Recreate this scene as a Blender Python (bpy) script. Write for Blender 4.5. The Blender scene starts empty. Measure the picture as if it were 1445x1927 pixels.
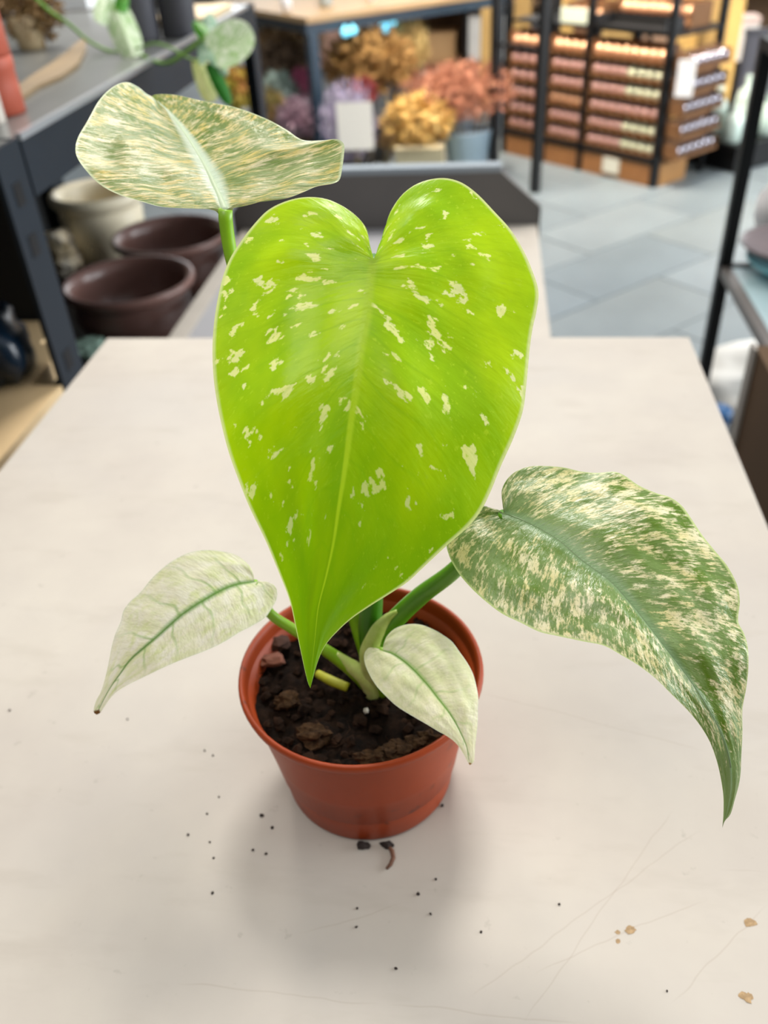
import bpy, bmesh, math, random
import numpy as np
from mathutils import Vector, Matrix, noise as mnoise

random.seed(7)
SC = bpy.context.scene
COL = SC.collection

# ------------------------------------------------------------------ camera
PW, PH, FPX = 1445.0, 1927.0, 1613.18
CX, CY = PW / 2, PH / 2
pitch, roll, yaw = [math.radians(a) for a in (36.69228, -3.58941, 7.95921)]
CAM = np.array([0.0, 0.0, 1.292])
FW = np.array([-math.sin(yaw) * math.cos(pitch), math.cos(yaw) * math.cos(pitch), -math.sin(pitch)])
_r0 = np.array([math.cos(yaw), math.sin(yaw), 0.0])
_u0 = np.cross(_r0, FW)
RT = math.cos(roll) * _r0 + math.sin(roll) * _u0
UP = -math.sin(roll) * _r0 + math.cos(roll) * _u0


def ray(x, y):
    return FW + (x - CX) / FPX * RT - (y - CY) / FPX * UP


def D(x, y, d):
    """point seen at photo pixel x, y at distance d along the optical axis"""
    return CAM + ray(x, y) * d


def on(ax, v, x, y):
    q = ray(x, y)
    return CAM + q * ((v - CAM[ax]) / q[ax])


def proj(p):
    p = np.asarray(p, float) - CAM
    d = p @ FW
    return CX + FPX * (p @ RT) / d, CY - FPX * (p @ UP) / d, d


cd = bpy.data.cameras.new('camera')
cam = bpy.data.objects.new('camera', cd)
COL.objects.link(cam)
cd.sensor_fit = 'VERTICAL'
cd.sensor_height = 36.0
cd.lens = FPX / PH * 36.0
cd.clip_start = 0.01
cd.dof.use_dof = True
cd.dof.focus_distance = 0.318
cd.dof.aperture_fstop = 8.6
M = Matrix.Identity(4)
for i in range(3):
    M[i][0], M[i][1], M[i][2], M[i][3] = RT[i], UP[i], -FW[i], CAM[i]
cam.matrix_world = M
SC.camera = cam

# ------------------------------------------------------------------ light
world = bpy.data.worlds.new('world')
SC.world = world
world.use_nodes = True
bg = world.node_tree.nodes['Background']
bg.inputs[0].default_value = (0.93, 0.96, 1.0, 1)
bg.inputs[1].default_value = 0.58


def area(name, loc, target, sx, sy, power, color, spread=180):
    l = bpy.data.lights.new(name, 'AREA')
    l.shape = 'RECTANGLE'
    l.size, l.size_y, l.energy, l.color = sx, sy, power, color
    l.spread = math.radians(spread)
    o = bpy.data.objects.new(name, l)
    o.location = loc
    o.rotation_euler = (Vector(target) - Vector(loc)).to_track_quat('-Z', 'Y').to_euler()
    COL.objects.link(o)
    return o


area('skylight', (0.1, 3.3, 5.8), (0.0, 0.1, 0.9), 1.3, 1.3, 235, (1.0, 0.97, 0.92))
area('shop_window_light', (0.5, 10.4, 2.4), (0.0, 0.3, 1.0), 8.0, 2.6, 200, (0.95, 0.98, 1.0))
area('side_window_light', (5.6, 2.2, 1.9), (-0.4, 1.2, 0.8), 5.0, 2.6, 470, (0.92, 0.97, 1.0))
area('front_fill_light', (-0.35, -0.55, 3.2), (-0.1, 0.25, 1.0), 1.0, 1.0, 19, (1.0, 0.95, 0.88))  # unseen fill added above the viewer to brighten the leaf tops
area('ceiling_lamp_light', (0.0, 3.9, 3.1), (0.55, 4.9, 0.3), 0.9, 0.5, 52, (1.0, 0.88, 0.72), 80)
area('shelf_lamp_light', (-1.2, 3.2, 3.4), (-0.7, 1.7, 0.7), 0.6, 0.6, 9, (1.0, 0.92, 0.82), 70)

vs = SC.view_settings
vs.view_transform = 'Standard'
vs.look = 'None'
vs.gamma = 1.0
vs.use_curve_mapping = False
vs.exposure = 0.07


# ------------------------------------------------------------------ helpers
def srgb(r, g, b):
    def f(c):
        c /= 255.0
        return c / 12.92 if c <= 0.04045 else ((c + 0.055) / 1.055) ** 2.4
    return (f(r), f(g), f(b), 1.0)


MATS = {}


def mat(name, rgb, rough=0.6, metal=0.0, var=0.0, scale=20.0, bump=0.0, coat=0.0, spec=0.5, trans=0.0, second=None,
        emit=0.0):
    if name in MATS:
        return MATS[name]
    m = bpy.data.materials.new(name)
    m.use_nodes = True
    nt = m.node_tree
    b = nt.nodes['Principled BSDF']
    c = srgb(*rgb)
    b.inputs['Base Color'].default_value = c
    b.inputs['Roughness'].default_value = rough
    b.inputs['Metallic'].default_value = metal
    b.inputs['Specular IOR Level'].default_value = spec
    b.inputs['Coat Weight'].default_value = coat
    b.inputs['Transmission Weight'].default_value = trans
    if emit:
        b.inputs['Emission Color'].default_value = c
        b.inputs['Emission Strength'].default_value = emit
    if var or bump or second:
        tc = nt.nodes.new('ShaderNodeTexCoord')
        n = nt.nodes.new('ShaderNodeTexNoise')
        n.inputs['Scale'].default_value = scale
        n.inputs['Detail'].default_value = 6
        n.inputs['Roughness'].default_value = 0.62
        nt.links.new(tc.outputs['Object'], n.inputs['Vector'])
        mr = nt.nodes.new('ShaderNodeMapRange')
        mr.inputs[1].default_value, mr.inputs[2].default_value = 0.32, 0.68
        nt.links.new(n.outputs['Fac'], mr.inputs[0])
        mx = nt.nodes.new('ShaderNodeMix')
        mx.data_type = 'RGBA'
        nt.links.new(mr.outputs[0], mx.inputs[0])
        s2 = srgb(*second) if second else tuple(min(1, x * (1 + var)) for x in c[:3]) + (1,)
        s1 = c if second else tuple(x * (1 - var) for x in c[:3]) + (1,)
        mx.inputs[6].default_value, mx.inputs[7].default_value = s1, s2
        nt.links.new(mx.outputs[2], b.inputs['Base Color'])
        if bump:
            bp = nt.nodes.new('ShaderNodeBump')
            bp.inputs['Strength'].default_value = bump
            bp.inputs['Distance'].default_value = 0.002
            nt.links.new(n.outputs['Fac'], bp.inputs['Height'])
            nt.links.new(bp.outputs[0], b.inputs['Normal'])
    MATS[name] = m
    return m


def link(o, parent=None):
    COL.objects.link(o)
    if parent is not None:
        o.parent = parent
    return o


def tag(o, label=None, cat=None, group=None, kind=None):
    if label:
        o['label'] = label
    if cat:
        o['category'] = cat
    if group:
        o['group'] = group
    if kind:
        o['kind'] = kind
    return o


def empty(name, loc, label=None, cat=None, group=None, rz=0.0):
    o = bpy.data.objects.new(name, None)
    o.empty_display_size = 0.02
    o.location = tuple(float(v) for v in loc)
    o.rotation_euler = (0, 0, rz)
    link(o)
    tag(o, label, cat, group)
    return o


def obj_from(name, verts, faces, m, parent=None, smooth=False, world_space=True):
    """verts given in world space (or local space of parent when world_space is False)"""
    off = np.zeros(3)
    V = [np.asarray(v, float) for v in verts]
    if world_space:
        if parent is not None:
            p = parent
            while p is not None:
                off = off + np.array(p.location)
                p = p.parent
            V = [v - off for v in V]
    me = bpy.data.meshes.new(name)
    me.from_pydata([tuple(v) for v in V], [], faces)
    me.update()
    if smooth:
        me.polygons.foreach_set('use_smooth', [True] * len(me.polygons))
    me.materials.append(m)
    o = bpy.data.objects.new(name, me)
    return link(o, parent)


class MB:
    def __init__(s):
        s.v, s.f = [], []

    def box(s, lo, hi, rot=0.0, piv=(0, 0, 0)):
        n = len(s.v)
        c, sn = math.cos(rot), math.sin(rot)
        for x in (lo[0], hi[0]):
            for y in (lo[1], hi[1]):
                for z in (lo[2], hi[2]):
                    dx, dy = x - piv[0], y - piv[1]
                    s.v.append((piv[0] + c * dx - sn * dy, piv[1] + sn * dx + c * dy, z))
        for q in ((0, 1, 3, 2), (4, 6, 7, 5), (0, 4, 5, 1), (2, 3, 7, 6), (0, 2, 6, 4), (1, 5, 7, 3)):
            s.f.append(tuple(n + i for i in q))
        return s

    def tube(s, pts, rad, seg=8, cap=True):
        P = [np.asarray(p, float) for p in pts]
        k = len(P)
        R = rad if hasattr(rad, '__len__') else [rad] * k
        n = len(s.v)
        ref = None
        for i in range(k):
            t = P[min(i + 1, k - 1)] - P[max(i - 1, 0)]
            t = t / (np.linalg.norm(t) + 1e-12)
            if ref is None:
                a = np.array([0, 0, 1.0]) if abs(t[2]) < 0.9 else np.array([1.0, 0, 0])
                ref = np.cross(t, a)
            ref = ref - t * (ref @ t)
            ref /= np.linalg.norm(ref) + 1e-12
            b = np.cross(t, ref)
            for j in range(seg):
                a = 2 * math.pi * j / seg
                s.v.append(tuple(P[i] + R[i] * (math.cos(a) * ref + math.sin(a) * b)))
        for i in range(k - 1):
            for j in range(seg):
                s.f.append((n + i * seg + j, n + i * seg + (j + 1) % seg, n + (i + 1) * seg + (j + 1) % seg,
                            n + (i + 1) * seg + j))
        if cap:
            s.f.append(tuple(n + j for j in reversed(range(seg))))
            s.f.append(tuple(n + (k - 1) * seg + j for j in range(seg)))
        return s

    def lathe(s, prof, c, seg=48, closed=False):
        n = len(s.v)
        for (r, z) in prof:
            for j in range(seg):
                a = 2 * math.pi * j / seg
                s.v.append((c[0] + r * math.cos(a), c[1] + r * math.sin(a), c[2] + z))
        k = len(prof)
        for i in range(k - 1):
            for j in range(seg):
                s.f.append((n + i * seg + j, n + i * seg + (j + 1) % seg, n + (i + 1) * seg + (j + 1) % seg,
                            n + (i + 1) * seg + j))
        s.f.append(tuple(n + j for j in reversed(range(seg))))
        if closed:
            s.f.append(tuple(n + (k - 1) * seg + j for j in range(seg)))
        return s

    def blob(s, c, r, rough=0.25, seed=0.0, sub=2, squash=(1, 1, 1)):
        bm = bmesh.new()
        bmesh.ops.create_icosphere(bm, subdivisions=sub, radius=1.0)
        n = len(s.v)
        for v in bm.verts:
            k = 1 + rough * mnoise.noise(v.co * 1.7 + Vector((seed, seed * 1.3, -seed))) + rough * 0.5 * mnoise.noise(
                v.co * 4.1 + Vector((-seed, seed, seed)))
            s.v.append(tuple(c[i] + v.co[i] * r * k * squash[i] for i in range(3)))
        for f in bm.faces:
            s.f.append(tuple(n + v.index for v in f.verts))
        bm.free()
        return s

    def build(s, name, m, parent=None, smooth=False, bevel=0.0):
        o = obj_from(name, s.v, s.f, m, parent, smooth)
        if bevel:
            b = o.modifiers.new('bevel', 'BEVEL')
            b.width = bevel
            b.segments = 2
            b.limit_method = 'ANGLE'
        return o


def catmull(pts, n):
    P = np.asarray(pts, float)
    seg = np.linalg.norm(np.diff(P[:, :2], axis=0), axis=1)
    s = np.concatenate([[0], np.cumsum(seg)])
    s /= s[-1]
    out = []
    for t in np.linspace(0, 1, n):
        i = min(max(int(np.searchsorted(s, t, side='right') - 1), 0), len(P) - 2)
        h = s[i + 1] - s[i] + 1e-12
        u = (t - s[i]) / h
        m0 = (P[i + 1] - P[i - 1]) / (s[i + 1] - s[i - 1]) * h if i > 0 else P[1] - P[0]
        m1 = (P[i + 2] - P[i]) / (s[i + 2] - s[i]) * h if i < len(P) - 2 else P[-1] - P[-2]
        u2, u3 = u * u, u * u * u
        out.append((2 * u3 - 3 * u2 + 1) * P[i] + (u3 - 2 * u2 + u) * m0 + (-2 * u3 + 3 * u2) * P[i + 1] + (
            u3 - u2) * m1)
    return np.array(out)


# ------------------------------------------------------------------ leaf machinery
def curve3(pts, keys, n):
    """photo outline + depth keys (fraction, depth) -> n points in space"""
    q = catmull([(x, y, 0) for x, y in pts], n)
    kt, kd = zip(*keys)
    ks = np.linspace(0, 1, n)
    # smooth interpolation of the depth keys
    d = np.interp(ks, kt, kd)
    for _ in range(6):
        d[1:-1] = (d[:-2] + 2 * d[1:-1] + d[2:]) / 4
    return np.array([D(q[i, 0], q[i, 1], d[i]) for i in range(n)])


def sheet(name, mid, right, left, m, parent, bulge=0.10, wave=0.0, t0=0.1, g=1.5, nw=22, rib=(0.0012, 0.0003),
          ribmat=None, rib_off=0.2, seed=0.0, facing=None, ribseg=8, riblen=1.0):
    """mid/right/left: (n,3) arrays. a leaf blade out of ribs that run from the midrib to the margin"""
    n = len(right)
    nm = len(mid)

    def mid_at(f):
        x = f * (nm - 1)
        i = min(int(x), nm - 2)
        return mid[i] + (mid[i + 1] - mid[i]) * (x - i)
    verts, uv, faces = [], [], []
    grid = {}
    ms = [max(0.0, (t - t0) / (1 - t0)) ** g for t in np.linspace(0, 1, n)]
    tang = [mid_at(min(1, f + 0.02)) - mid_at(max(0, f - 0.02)) for f in ms]
    for i in range(n):
        grid[(0, i, 0)] = grid[(1, i, 0)] = len(verts)
        verts.append(mid_at(ms[i]))
        uv.append((i / (n - 1), 0.0))
    for side, E in ((0, right), (1, left)):
        sg = 1 if side == 0 else -1
        for i in range(n):
            A = mid_at(ms[i])
            R = E[i] - A
            L = np.linalg.norm(R)
            nv = np.cross(R, tang[i])
            ln = np.linalg.norm(nv)
            look = (CAM - A) if facing is None else np.asarray(facing, float)
            if ln < 1e-9:
                nv = look / np.linalg.norm(look)
            else:
                nv = nv / ln
            if nv @ look < 0:
                nv = -nv
            for k in range(1, nw + 1):
                w = k / nw
                p = A + R * w
                b = bulge * L * (math.sin(math.pi * w ** 0.8)) * (0.65 + 0.35 * w)
                q = Vector((i / n * 5.0 + seed, sg * w * 2.2, seed))
                b += wave * L * mnoise.noise(q * 1.6) * w * (1 - w) * 2.0
                # slight quilting between the lateral veins
                b += 0.006 * L * math.sin(i / n * 46.0) * math.sin(math.pi * w)
                grid[(side, i, k)] = len(verts)
                verts.append(p + nv * b)
                uv.append((i / (n - 1), sg * w))
    for side in (0, 1):
        for i in range(n - 1):
            for k in range(nw):
                a, b, c, d = grid[(side, i, k)], grid[(side, i + 1, k)], grid[(side, i + 1, k + 1)], grid[
                    (side, i, k + 1)]
                f = (a, b, c, d) if side == 0 else (a, d, c, b)
                faces.append(f)
    o = obj_from(name, verts, faces, m, parent, smooth=True)
    me = o.data
    ul = me.uv_layers.new(name='UVMap')
    # keep the two halves apart in the texture: at the midrib v is +-tiny
    data = np.zeros((len(me.loops), 2))
    for pi, poly in enumerate(me.polygons):
        sd = 1 if pi < (n - 1) * nw else -1
        for li in poly.loop_indices:
            u, v = uv[me.loops[li].vertex_index]
            data[li] = (u, v if v != 0 else sd * 1e-4)
    ul.data.foreach_set('uv', data.ravel())
    # make the upper side the one that looks at the viewer
    nrm = np.mean([np.array(p.normal) for p in me.polygons], axis=0)
    look = (CAM - np.mean(np.asarray(verts), axis=0)) if facing is None else np.asarray(facing, float)
    if nrm @ look < 0:
        me.flip_normals()
    if ribmat is not None:
        K = 40
        fr = np.linspace(0, riblen, K)
        pts = []
        lk = look / np.linalg.norm(look)
        rr = [rib[0] + (rib[1] - rib[0]) * (f ** 0.7) for f in fr]
        for f, r_ in zip(fr, rr):
            pts.append(mid_at(f) - lk * r_ * (1 - rib_off))
        MB().tube(pts, rr, ribseg).build('midrib', ribmat, o, smooth=True)
    return o


def nmath(nt, op, a, b=None, c=None):
    n = nt.nodes.new('ShaderNodeMath')
    n.operation = op
    for i, v in enumerate((a, b, c)):
        if v is None:
            continue
        if isinstance(v, (int, float)):
            n.inputs[i].default_value = v
        else:
            nt.links.new(v, n.inputs[i])
    return n.outputs[0]


def nmix(nt, fac, a, b):
    n = nt.nodes.new('ShaderNodeMix')
    n.data_type = 'RGBA'
    if isinstance(fac, (int, float)):
        n.inputs[0].default_value = fac
    else:
        nt.links.new(fac, n.inputs[0])
    for i, v in ((6, a), (7, b)):
        if isinstance(v, tuple):
            n.inputs[i].default_value = v
        else:
            nt.links.new(v, n.inputs[i])
    return n.outputs[2]


def nrange(nt, v, a, b, lo=0.0, hi=1.0):
    n = nt.nodes.new('ShaderNodeMapRange')
    nt.links.new(v, n.inputs[0])
    n.inputs[1].default_value, n.inputs[2].default_value = a, b
    n.inputs[3].default_value, n.inputs[4].default_value = lo, hi
    return n.outputs[0]


def leaf_mat(name, green, green2, cream, cream2, patch=(30, 5), thr=(0.5, 0.56), speck=None, midcol=None, midw=0.05,
             midfade=0.05, veins=0.0, veincol=None, tipcol=None, tiplen=0.985, transl=0.35, rough=0.32, edgecol=None,
             bump=0.25, rich=1.0, seed=0.0, greenbias=0.0, tipgreen=None, streak=0.0, detail=6.0, nrough=0.62, veinamt=1.0, tipshade=None, spec=0.5, mod=0.0):
    m = bpy.data.materials.new(name)
    m.use_nodes = True
    nt = m.node_tree
    L = nt.links.new
    for nd in list(nt.nodes):
        if nd.type == 'BSDF_PRINCIPLED':
            bs = nd
        else:
            outn = nd
    uvn = nt.nodes.new('ShaderNodeUVMap')
    sx = nt.nodes.new('ShaderNodeSeparateXYZ')
    L(uvn.outputs[0], sx.inputs[0])
    U, V = sx.outputs[0], sx.outputs[1]
    w = nmath(nt, 'ABSOLUTE', V)
    side = nmath(nt, 'SIGN', V)
    wc = w
    # lateral veins sweep towards the tip a little
    us = nmath(nt, 'ADD', U, nmath(nt, 'MULTIPLY', nmath(nt, 'MULTIPLY', w, w), -0.03))

    def vnoise(su, sw, z, det=detail, ro=nrough, dist=0.0):
        cb = nt.nodes.new('ShaderNodeCombineXYZ')
        L(nmath(nt, 'MULTIPLY', us, su), cb.inputs[0])
        L(nmath(nt, 'MULTIPLY', wc, sw), cb.inputs[1])
        L(nmath(nt, 'ADD', nmath(nt, 'MULTIPLY', side, 7.3), z + seed), cb.inputs[2])
        nn = nt.nodes.new('ShaderNodeTexNoise')
        nn.inputs['Scale'].default_value = 1.0
        nn.inputs['Detail'].default_value = det
        nn.inputs['Roughness'].default_value = ro
        nn.inputs['Distortion'].default_value = dist
        L(cb.outputs[0], nn.inputs['Vector'])
        return nn.outputs['Fac']
    big = vnoise(7, 2.2, 3.1, 3)
    gcol = nmix(nt, nrange(nt, big, 0.35, 0.65), srgb(*green), srgb(*green2))
    ccol = nmix(nt, nrange(nt, vnoise(16, 3, 9.0, 4), 0.38, 0.62), srgb(*cream), srgb(*cream2))
    n1 = vnoise(patch[0], patch[1], 0.0)
    if streak:
        n1 = nmath(nt, 'ADD', n1, nmath(nt, 'MULTIPLY', nmath(nt, 'SUBTRACT', vnoise(patch[0] * 3.2, patch[1] * 1.4, 21.0, 5), 0.5), streak))
    if mod:
        n1 = nmath(nt, 'ADD', n1, nmath(nt, 'MULTIPLY', nmath(nt, 'SUBTRACT', vnoise(9, 2.6, 31.0, 3), 0.5), mod))
    if greenbias:   # plain green along the midrib
        n1 = nmath(nt, 'SUBTRACT', n1, nmath(nt, 'MULTIPLY', nrange(nt, w, 0.0, 0.32, 1.0, 0.0), greenbias))
    if tipgreen:
        n1 = nmath(nt, 'SUBTRACT', n1, nrange(nt, U, tipgreen, 1.0, 0.0, 0.35))
    mask = nrange(nt, n1, thr[0], thr[1])
    col = nmix(nt, mask, gcol, ccol)
    if speck:
        s1 = vnoise(speck[0], speck[1], 5.5, 4, 0.7)
        col = nmix(nt, nmath(nt, 'MULTIPLY', nrange(nt, s1, speck[2], speck[2] + 0.04), 0.8), col, srgb(*speck[3]))
    if tipshade:
        col = nmix(nt, nrange(nt, U, 0.55, 1.0, 0.0, 0.85), col, srgb(*tipshade))
    if veins:
        wob = nmath(nt, 'MULTIPLY', nmath(nt, 'SUBTRACT', vnoise(2.5, 1.6, 13.0, 1), 0.5), 0.12)
        vv = nmath(nt, 'FRACT', nmath(nt, 'ADD', nmath(nt, 'MULTIPLY', nmath(nt, 'ADD', us, wob), veins),
                                      nmath(nt, 'MULTIPLY', side, 0.22)))
        dv = nmath(nt, 'ABSOLUTE', nmath(nt, 'SUBTRACT', vv, 0.5))
        line = nmath(nt, 'MULTIPLY', nrange(nt, dv, 0.012, 0.06, 1.0, 0.0), nrange(nt, w, 0.2, 0.92, 0.62 * veinamt, 0.10 * veinamt))
        col = nmix(nt, line, col, srgb(*veincol))
    if midcol:
        f = nrange(nt, w, midw, midw + midfade, 1.0, 0.0)
        col = nmix(nt, nmath(nt, 'MULTIPLY', f, 0.92), col, srgb(*midcol))
    if edgecol:
        col = nmix(nt, nrange(nt, w, 0.972, 0.99), col, srgb(*edgecol))
    if tipcol:
        col = nmix(nt, nrange(nt, U, tiplen, tiplen + 0.006), col, srgb(*tipcol))
    L(col, bs.inputs['Base Color'])
    bs.inputs['Roughness'].default_value = rough
    bs.inputs['Specular IOR Level'].default_value = spec
    # fine relief of the lateral veins
    hb = nmath(nt, 'ADD', vnoise(60, 4, 17.0, 4), nmath(nt, 'MULTIPLY', vnoise(22, 3, 19.0, 3), 1.2))
    bp = nt.nodes.new('ShaderNodeBump')
    bp.inputs['Strength'].default_value = bump
    bp.inputs['Distance'].default_value = 0.0016
    L(hb, bp.inputs['Height'])
    L(bp.outputs[0], bs.inputs['Normal'])
    tr = nt.nodes.new('ShaderNodeBsdfTranslucent')
    hs = nt.nodes.new('ShaderNodeHueSaturation')
    hs.inputs['Saturation'].default_value = 1.1
    hs.inputs['Value'].default_value = rich
    L(col, hs.inputs['Color'])
    L(hs.outputs[0], tr.inputs['Color'])
    mixs = nt.nodes.new('ShaderNodeMixShader')
    mixs.inputs[0].default_value = transl
    L(bs.outputs[0], mixs.inputs[1])
    L(tr.outputs[0], mixs.inputs[2])
    L(mixs.outputs[0], outn.inputs['Surface'])
    return m


# ------------------------------------------------------------------ the setting
GRID = math.radians(42.5)
ca, sa = math.cos(GRID), math.sin(GRID)
grout = mat('floor_grout', (112, 114, 116), 0.6)
floor = MB().box((-7, -1.5, -0.06), (6, 12, -0.004)).build('floor', grout)
tag(floor, 'grey stone tile floor of the shop', None, None, 'structure')
tile_mats = [mat('floor_tile_' + str(i), c, 0.42, 0, 0.10, 3.0) for i, c in
             enumerate(((118, 128, 133), (124, 133, 137), (115, 125, 130), (121, 129, 131)))]
TW, TL = 0.335, 0.67
tile_meshes = []
for tm in tile_mats:
    me = bpy.data.meshes.new('tile')
    bm = bmesh.new()
    bmesh.ops.create_cube(bm, size=1.0)
    bmesh.ops.scale(bm, vec=(TL - 0.006, TW - 0.006, 0.012), verts=bm.verts)
    bm.to_mesh(me)
    bm.free()
    me.materials.append(tm)
    tile_meshes.append(me)
cand = []
for j in range(-24, 40):
    for i in range(-20, 26):
        gx = (i + 0.5 * (j % 2)) * TL
        gy = j * TW + 0.11
        x, y = ca * gx - sa * gy, sa * gx + ca * gy
        if y < 1.4 or y > 9.5:
            continue
        px, py, d = proj((x, y, 0))
        if -150 < px < 1600 and -60 < py < 760:
            cand.append((d, x, y))
cand.sort()
for d, x, y in cand[:290]:
    t = bpy.data.objects.new('tile', random.choice(tile_meshes))
    t.location = (x, y, -0.006 + random.uniform(-0.0006, 0.0006))
    t.rotation_euler = (0, 0, GRID)
    link(t, floor)
wallm = mat('wall_paint', (128, 122, 114), 0.8, 0, 0.1, 2)
tag(MB().box((-7, 11.6, 0), (6, 11.8, 1.5)).build('wall_back', wallm), 'dim plain wall at the far end of the shop', None, None,
    'structure')

tag(MB().box((-3.3, -1.39, 0), (-3.2, 11.59, 2.6)).build('wall_left', wallm), 'plain wall far behind the navy rack', None, None,
    'structure')
tag(MB().box((-7, -1.5, 0), (6, -1.4, 2.6)).build('light_block_wall', mat('light_block_dark', (74, 69, 64), 0.8, 0, 0.1, 2)), 'unseen dark wall added behind the viewer to hold back light', None, None,  # added out of view, dark so less light reaches the pot front
    'structure')

# ------------------------------------------------------------------ table under the plant
TZ = 0.9
TXL, TXR, TYF, TYN = -0.408, 0.207, 0.827, -0.22


def table_material():
    m = bpy.data.materials.new('pale_stone_laminate')
    m.use_nodes = True
    nt = m.node_tree
    L = nt.links.new
    b = nt.nodes['Principled BSDF']
    tc = nt.nodes.new('ShaderNodeTexCoord')

    def noi(scale, det=5, ro=0.6, stretch=(1, 1, 1)):
        mp = nt.nodes.new('ShaderNodeMapping')
        mp.inputs['Scale'].default_value = stretch
        L(tc.outputs['Object'], mp.inputs[0])
        n = nt.nodes.new('ShaderNodeTexNoise')
        n.inputs['Scale'].default_value = scale
        n.inputs['Detail'].default_value = det
        n.inputs['Roughness'].default_value = ro
        L(mp.outputs[0], n.inputs['Vector'])
        return n.outputs['Fac']
    c = nmix(nt, nrange(nt, noi(9, 6), 0.3, 0.7), srgb(178, 170, 161), srgb(190, 183, 172))
    c = nmix(nt, nmath(nt, 'MULTIPLY', nrange(nt, noi(4.3, 4), 0.45, 0.7), 0.5), c, srgb(176, 171, 166))
    c = nmix(nt, nmath(nt, 'MULTIPLY', nrange(nt, noi(14, 4, 0.6, (1, 3.5, 1)), 0.55, 0.75), 0.3), c, srgb(162, 153, 142))
    c = nmix(nt, nmath(nt, 'MULTIPLY', nrange(nt, noi(90, 3, 0.7), 0.66, 0.74), 0.35), c, srgb(146, 137, 128))
    # scratches worn into the laminate
    sp = nt.nodes.new('ShaderNodeSeparateXYZ')
    L(tc.outputs['Object'], sp.inputs[0])
    X, Y = sp.outputs[0], sp.outputs[1]
    sc_lines = [((880, 1880), (1320, 1560)), ((980, 1927), (1270, 1520)), ((1000, 1830), (1330, 1690)),
                ((730, 1890), (1100, 1927)), ((1260, 1890), (1445, 1700)), ((900, 1300), (1330, 1415)),
                ((330, 1850), (720, 1890)), ((560, 1760), (760, 1700)), ((1360, 1640), (1445, 1640))]
    wob = nmath(nt, 'MULTIPLY', nmath(nt, 'SUBTRACT', noi(30, 2), 0.5), 0.006)
    for (p, q) in sc_lines:
        a, e = on(2, TZ, *p)[:2], on(2, TZ, *q)[:2]
        dv = e - a
        ln = np.linalg.norm(dv)
        dv /= ln
        nx, ny = -dv[1], dv[0]
        dist = nmath(nt, 'ABSOLUTE', nmath(nt, 'ADD', nmath(nt, 'ADD', nmath(nt, 'ADD', nmath(nt, 'MULTIPLY', X, float(nx)),
                     nmath(nt, 'MULTIPLY', Y, float(ny))), float(-(nx * a[0] + ny * a[1]))), wob))
        along = nmath(nt, 'ADD', nmath(nt, 'ADD', nmath(nt, 'MULTIPLY', X, float(dv[0])), nmath(nt, 'MULTIPLY', Y, float(dv[1]))),
                      float(-(dv @ a)))
        inside = nmath(nt, 'MULTIPLY', nrange(nt, along, 0.0, 0.012), nrange(nt, along, ln - 0.012, ln, 1.0, 0.0))
        f = nmath(nt, 'MULTIPLY', nmath(nt, 'MULTIPLY', nrange(nt, dist, 0.0002, 0.0005, 1.0, 0.0), inside), 0.2)
        c = nmix(nt, f, c, srgb(150, 132, 118))
    L(c, b.inputs['Base Color'])
    L(nrange(nt, noi(12, 5), 0.3, 0.7, 0.42, 0.55), b.inputs['Roughness'])
    b.inputs['Specular IOR Level'].default_value = 0.12
    return m


tabm = table_material()
navy = mat('dark_navy_metal', (15, 26, 36), 0.5, 0.0, 0.12, 8, spec=0.3)
black = mat('black_metal', (9, 10, 12), 0.5, spec=0.3)
table = empty('work_table', (0, 0, 0), 'pale stone-look table with scratched top carrying the potted plant', 'table')
MB().box((TXL, TYN, TZ - 0.022), (TXR, TYF, TZ)).build('table_top', tabm, table, bevel=0.0015)
MB().box((TXL + 0.004, TYN + 0.004, TZ - 0.028), (TXR - 0.004, TYF - 0.004, TZ - 0.0222)).build('edge_band', mat('tan_edge', (150, 110, 84), 0.6), table)
MB().box((TXL + 0.03, TYN + 0.03, TZ - 0.09), (TXR - 0.03, TYF - 0.05, TZ - 0.0282)).build('apron', black, table)
for x in (TXL + 0.03, TXR - 0.07):
    for y in (TYN + 0.03, TYF - 0.09):
        MB().box((x, y, 0), (x + 0.04, y + 0.04, TZ - 0.0905)).build('leg', black, table)

# ------------------------------------------------------------------ the potted plant
PX, PY = -0.0565, 0.2869
plant = empty('potted_plant', (PX, PY, TZ), 'young variegated plant with heart-shaped leaves in a small terracotta-coloured pot',
              'plant')


def pot_material():
    m = mat('terracotta_plastic', (146, 57, 22), 0.42, 0, 0.06, 40, spec=0.22)
    nt = m.node_tree
    b = nt.nodes['Principled BSDF']
    src = b.inputs['Base Color'].links[0].from_socket
    tc = nt.nodes.new('ShaderNodeTexCoord')
    n = nt.nodes.new('ShaderNodeTexNoise')
    n.inputs['Scale'].default_value = 110
    n.inputs['Detail'].default_value = 4
    nt.links.new(tc.outputs['Object'], n.inputs['Vector'])
    n2 = nt.nodes.new('ShaderNodeTexNoise')
    n2.inputs['Scale'].default_value = 16
    nt.links.new(tc.outputs['Object'], n2.inputs['Vector'])
    f = nmath(nt, 'MULTIPLY', nrange(nt, n.outputs['Fac'], 0.60, 0.66), nrange(nt, n2.outputs['Fac'], 0.45, 0.6, 0.0, 0.6))
    nt.links.new(nmix(nt, f, src, srgb(74, 38, 26)), b.inputs['Base Color'])
    return m


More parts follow.
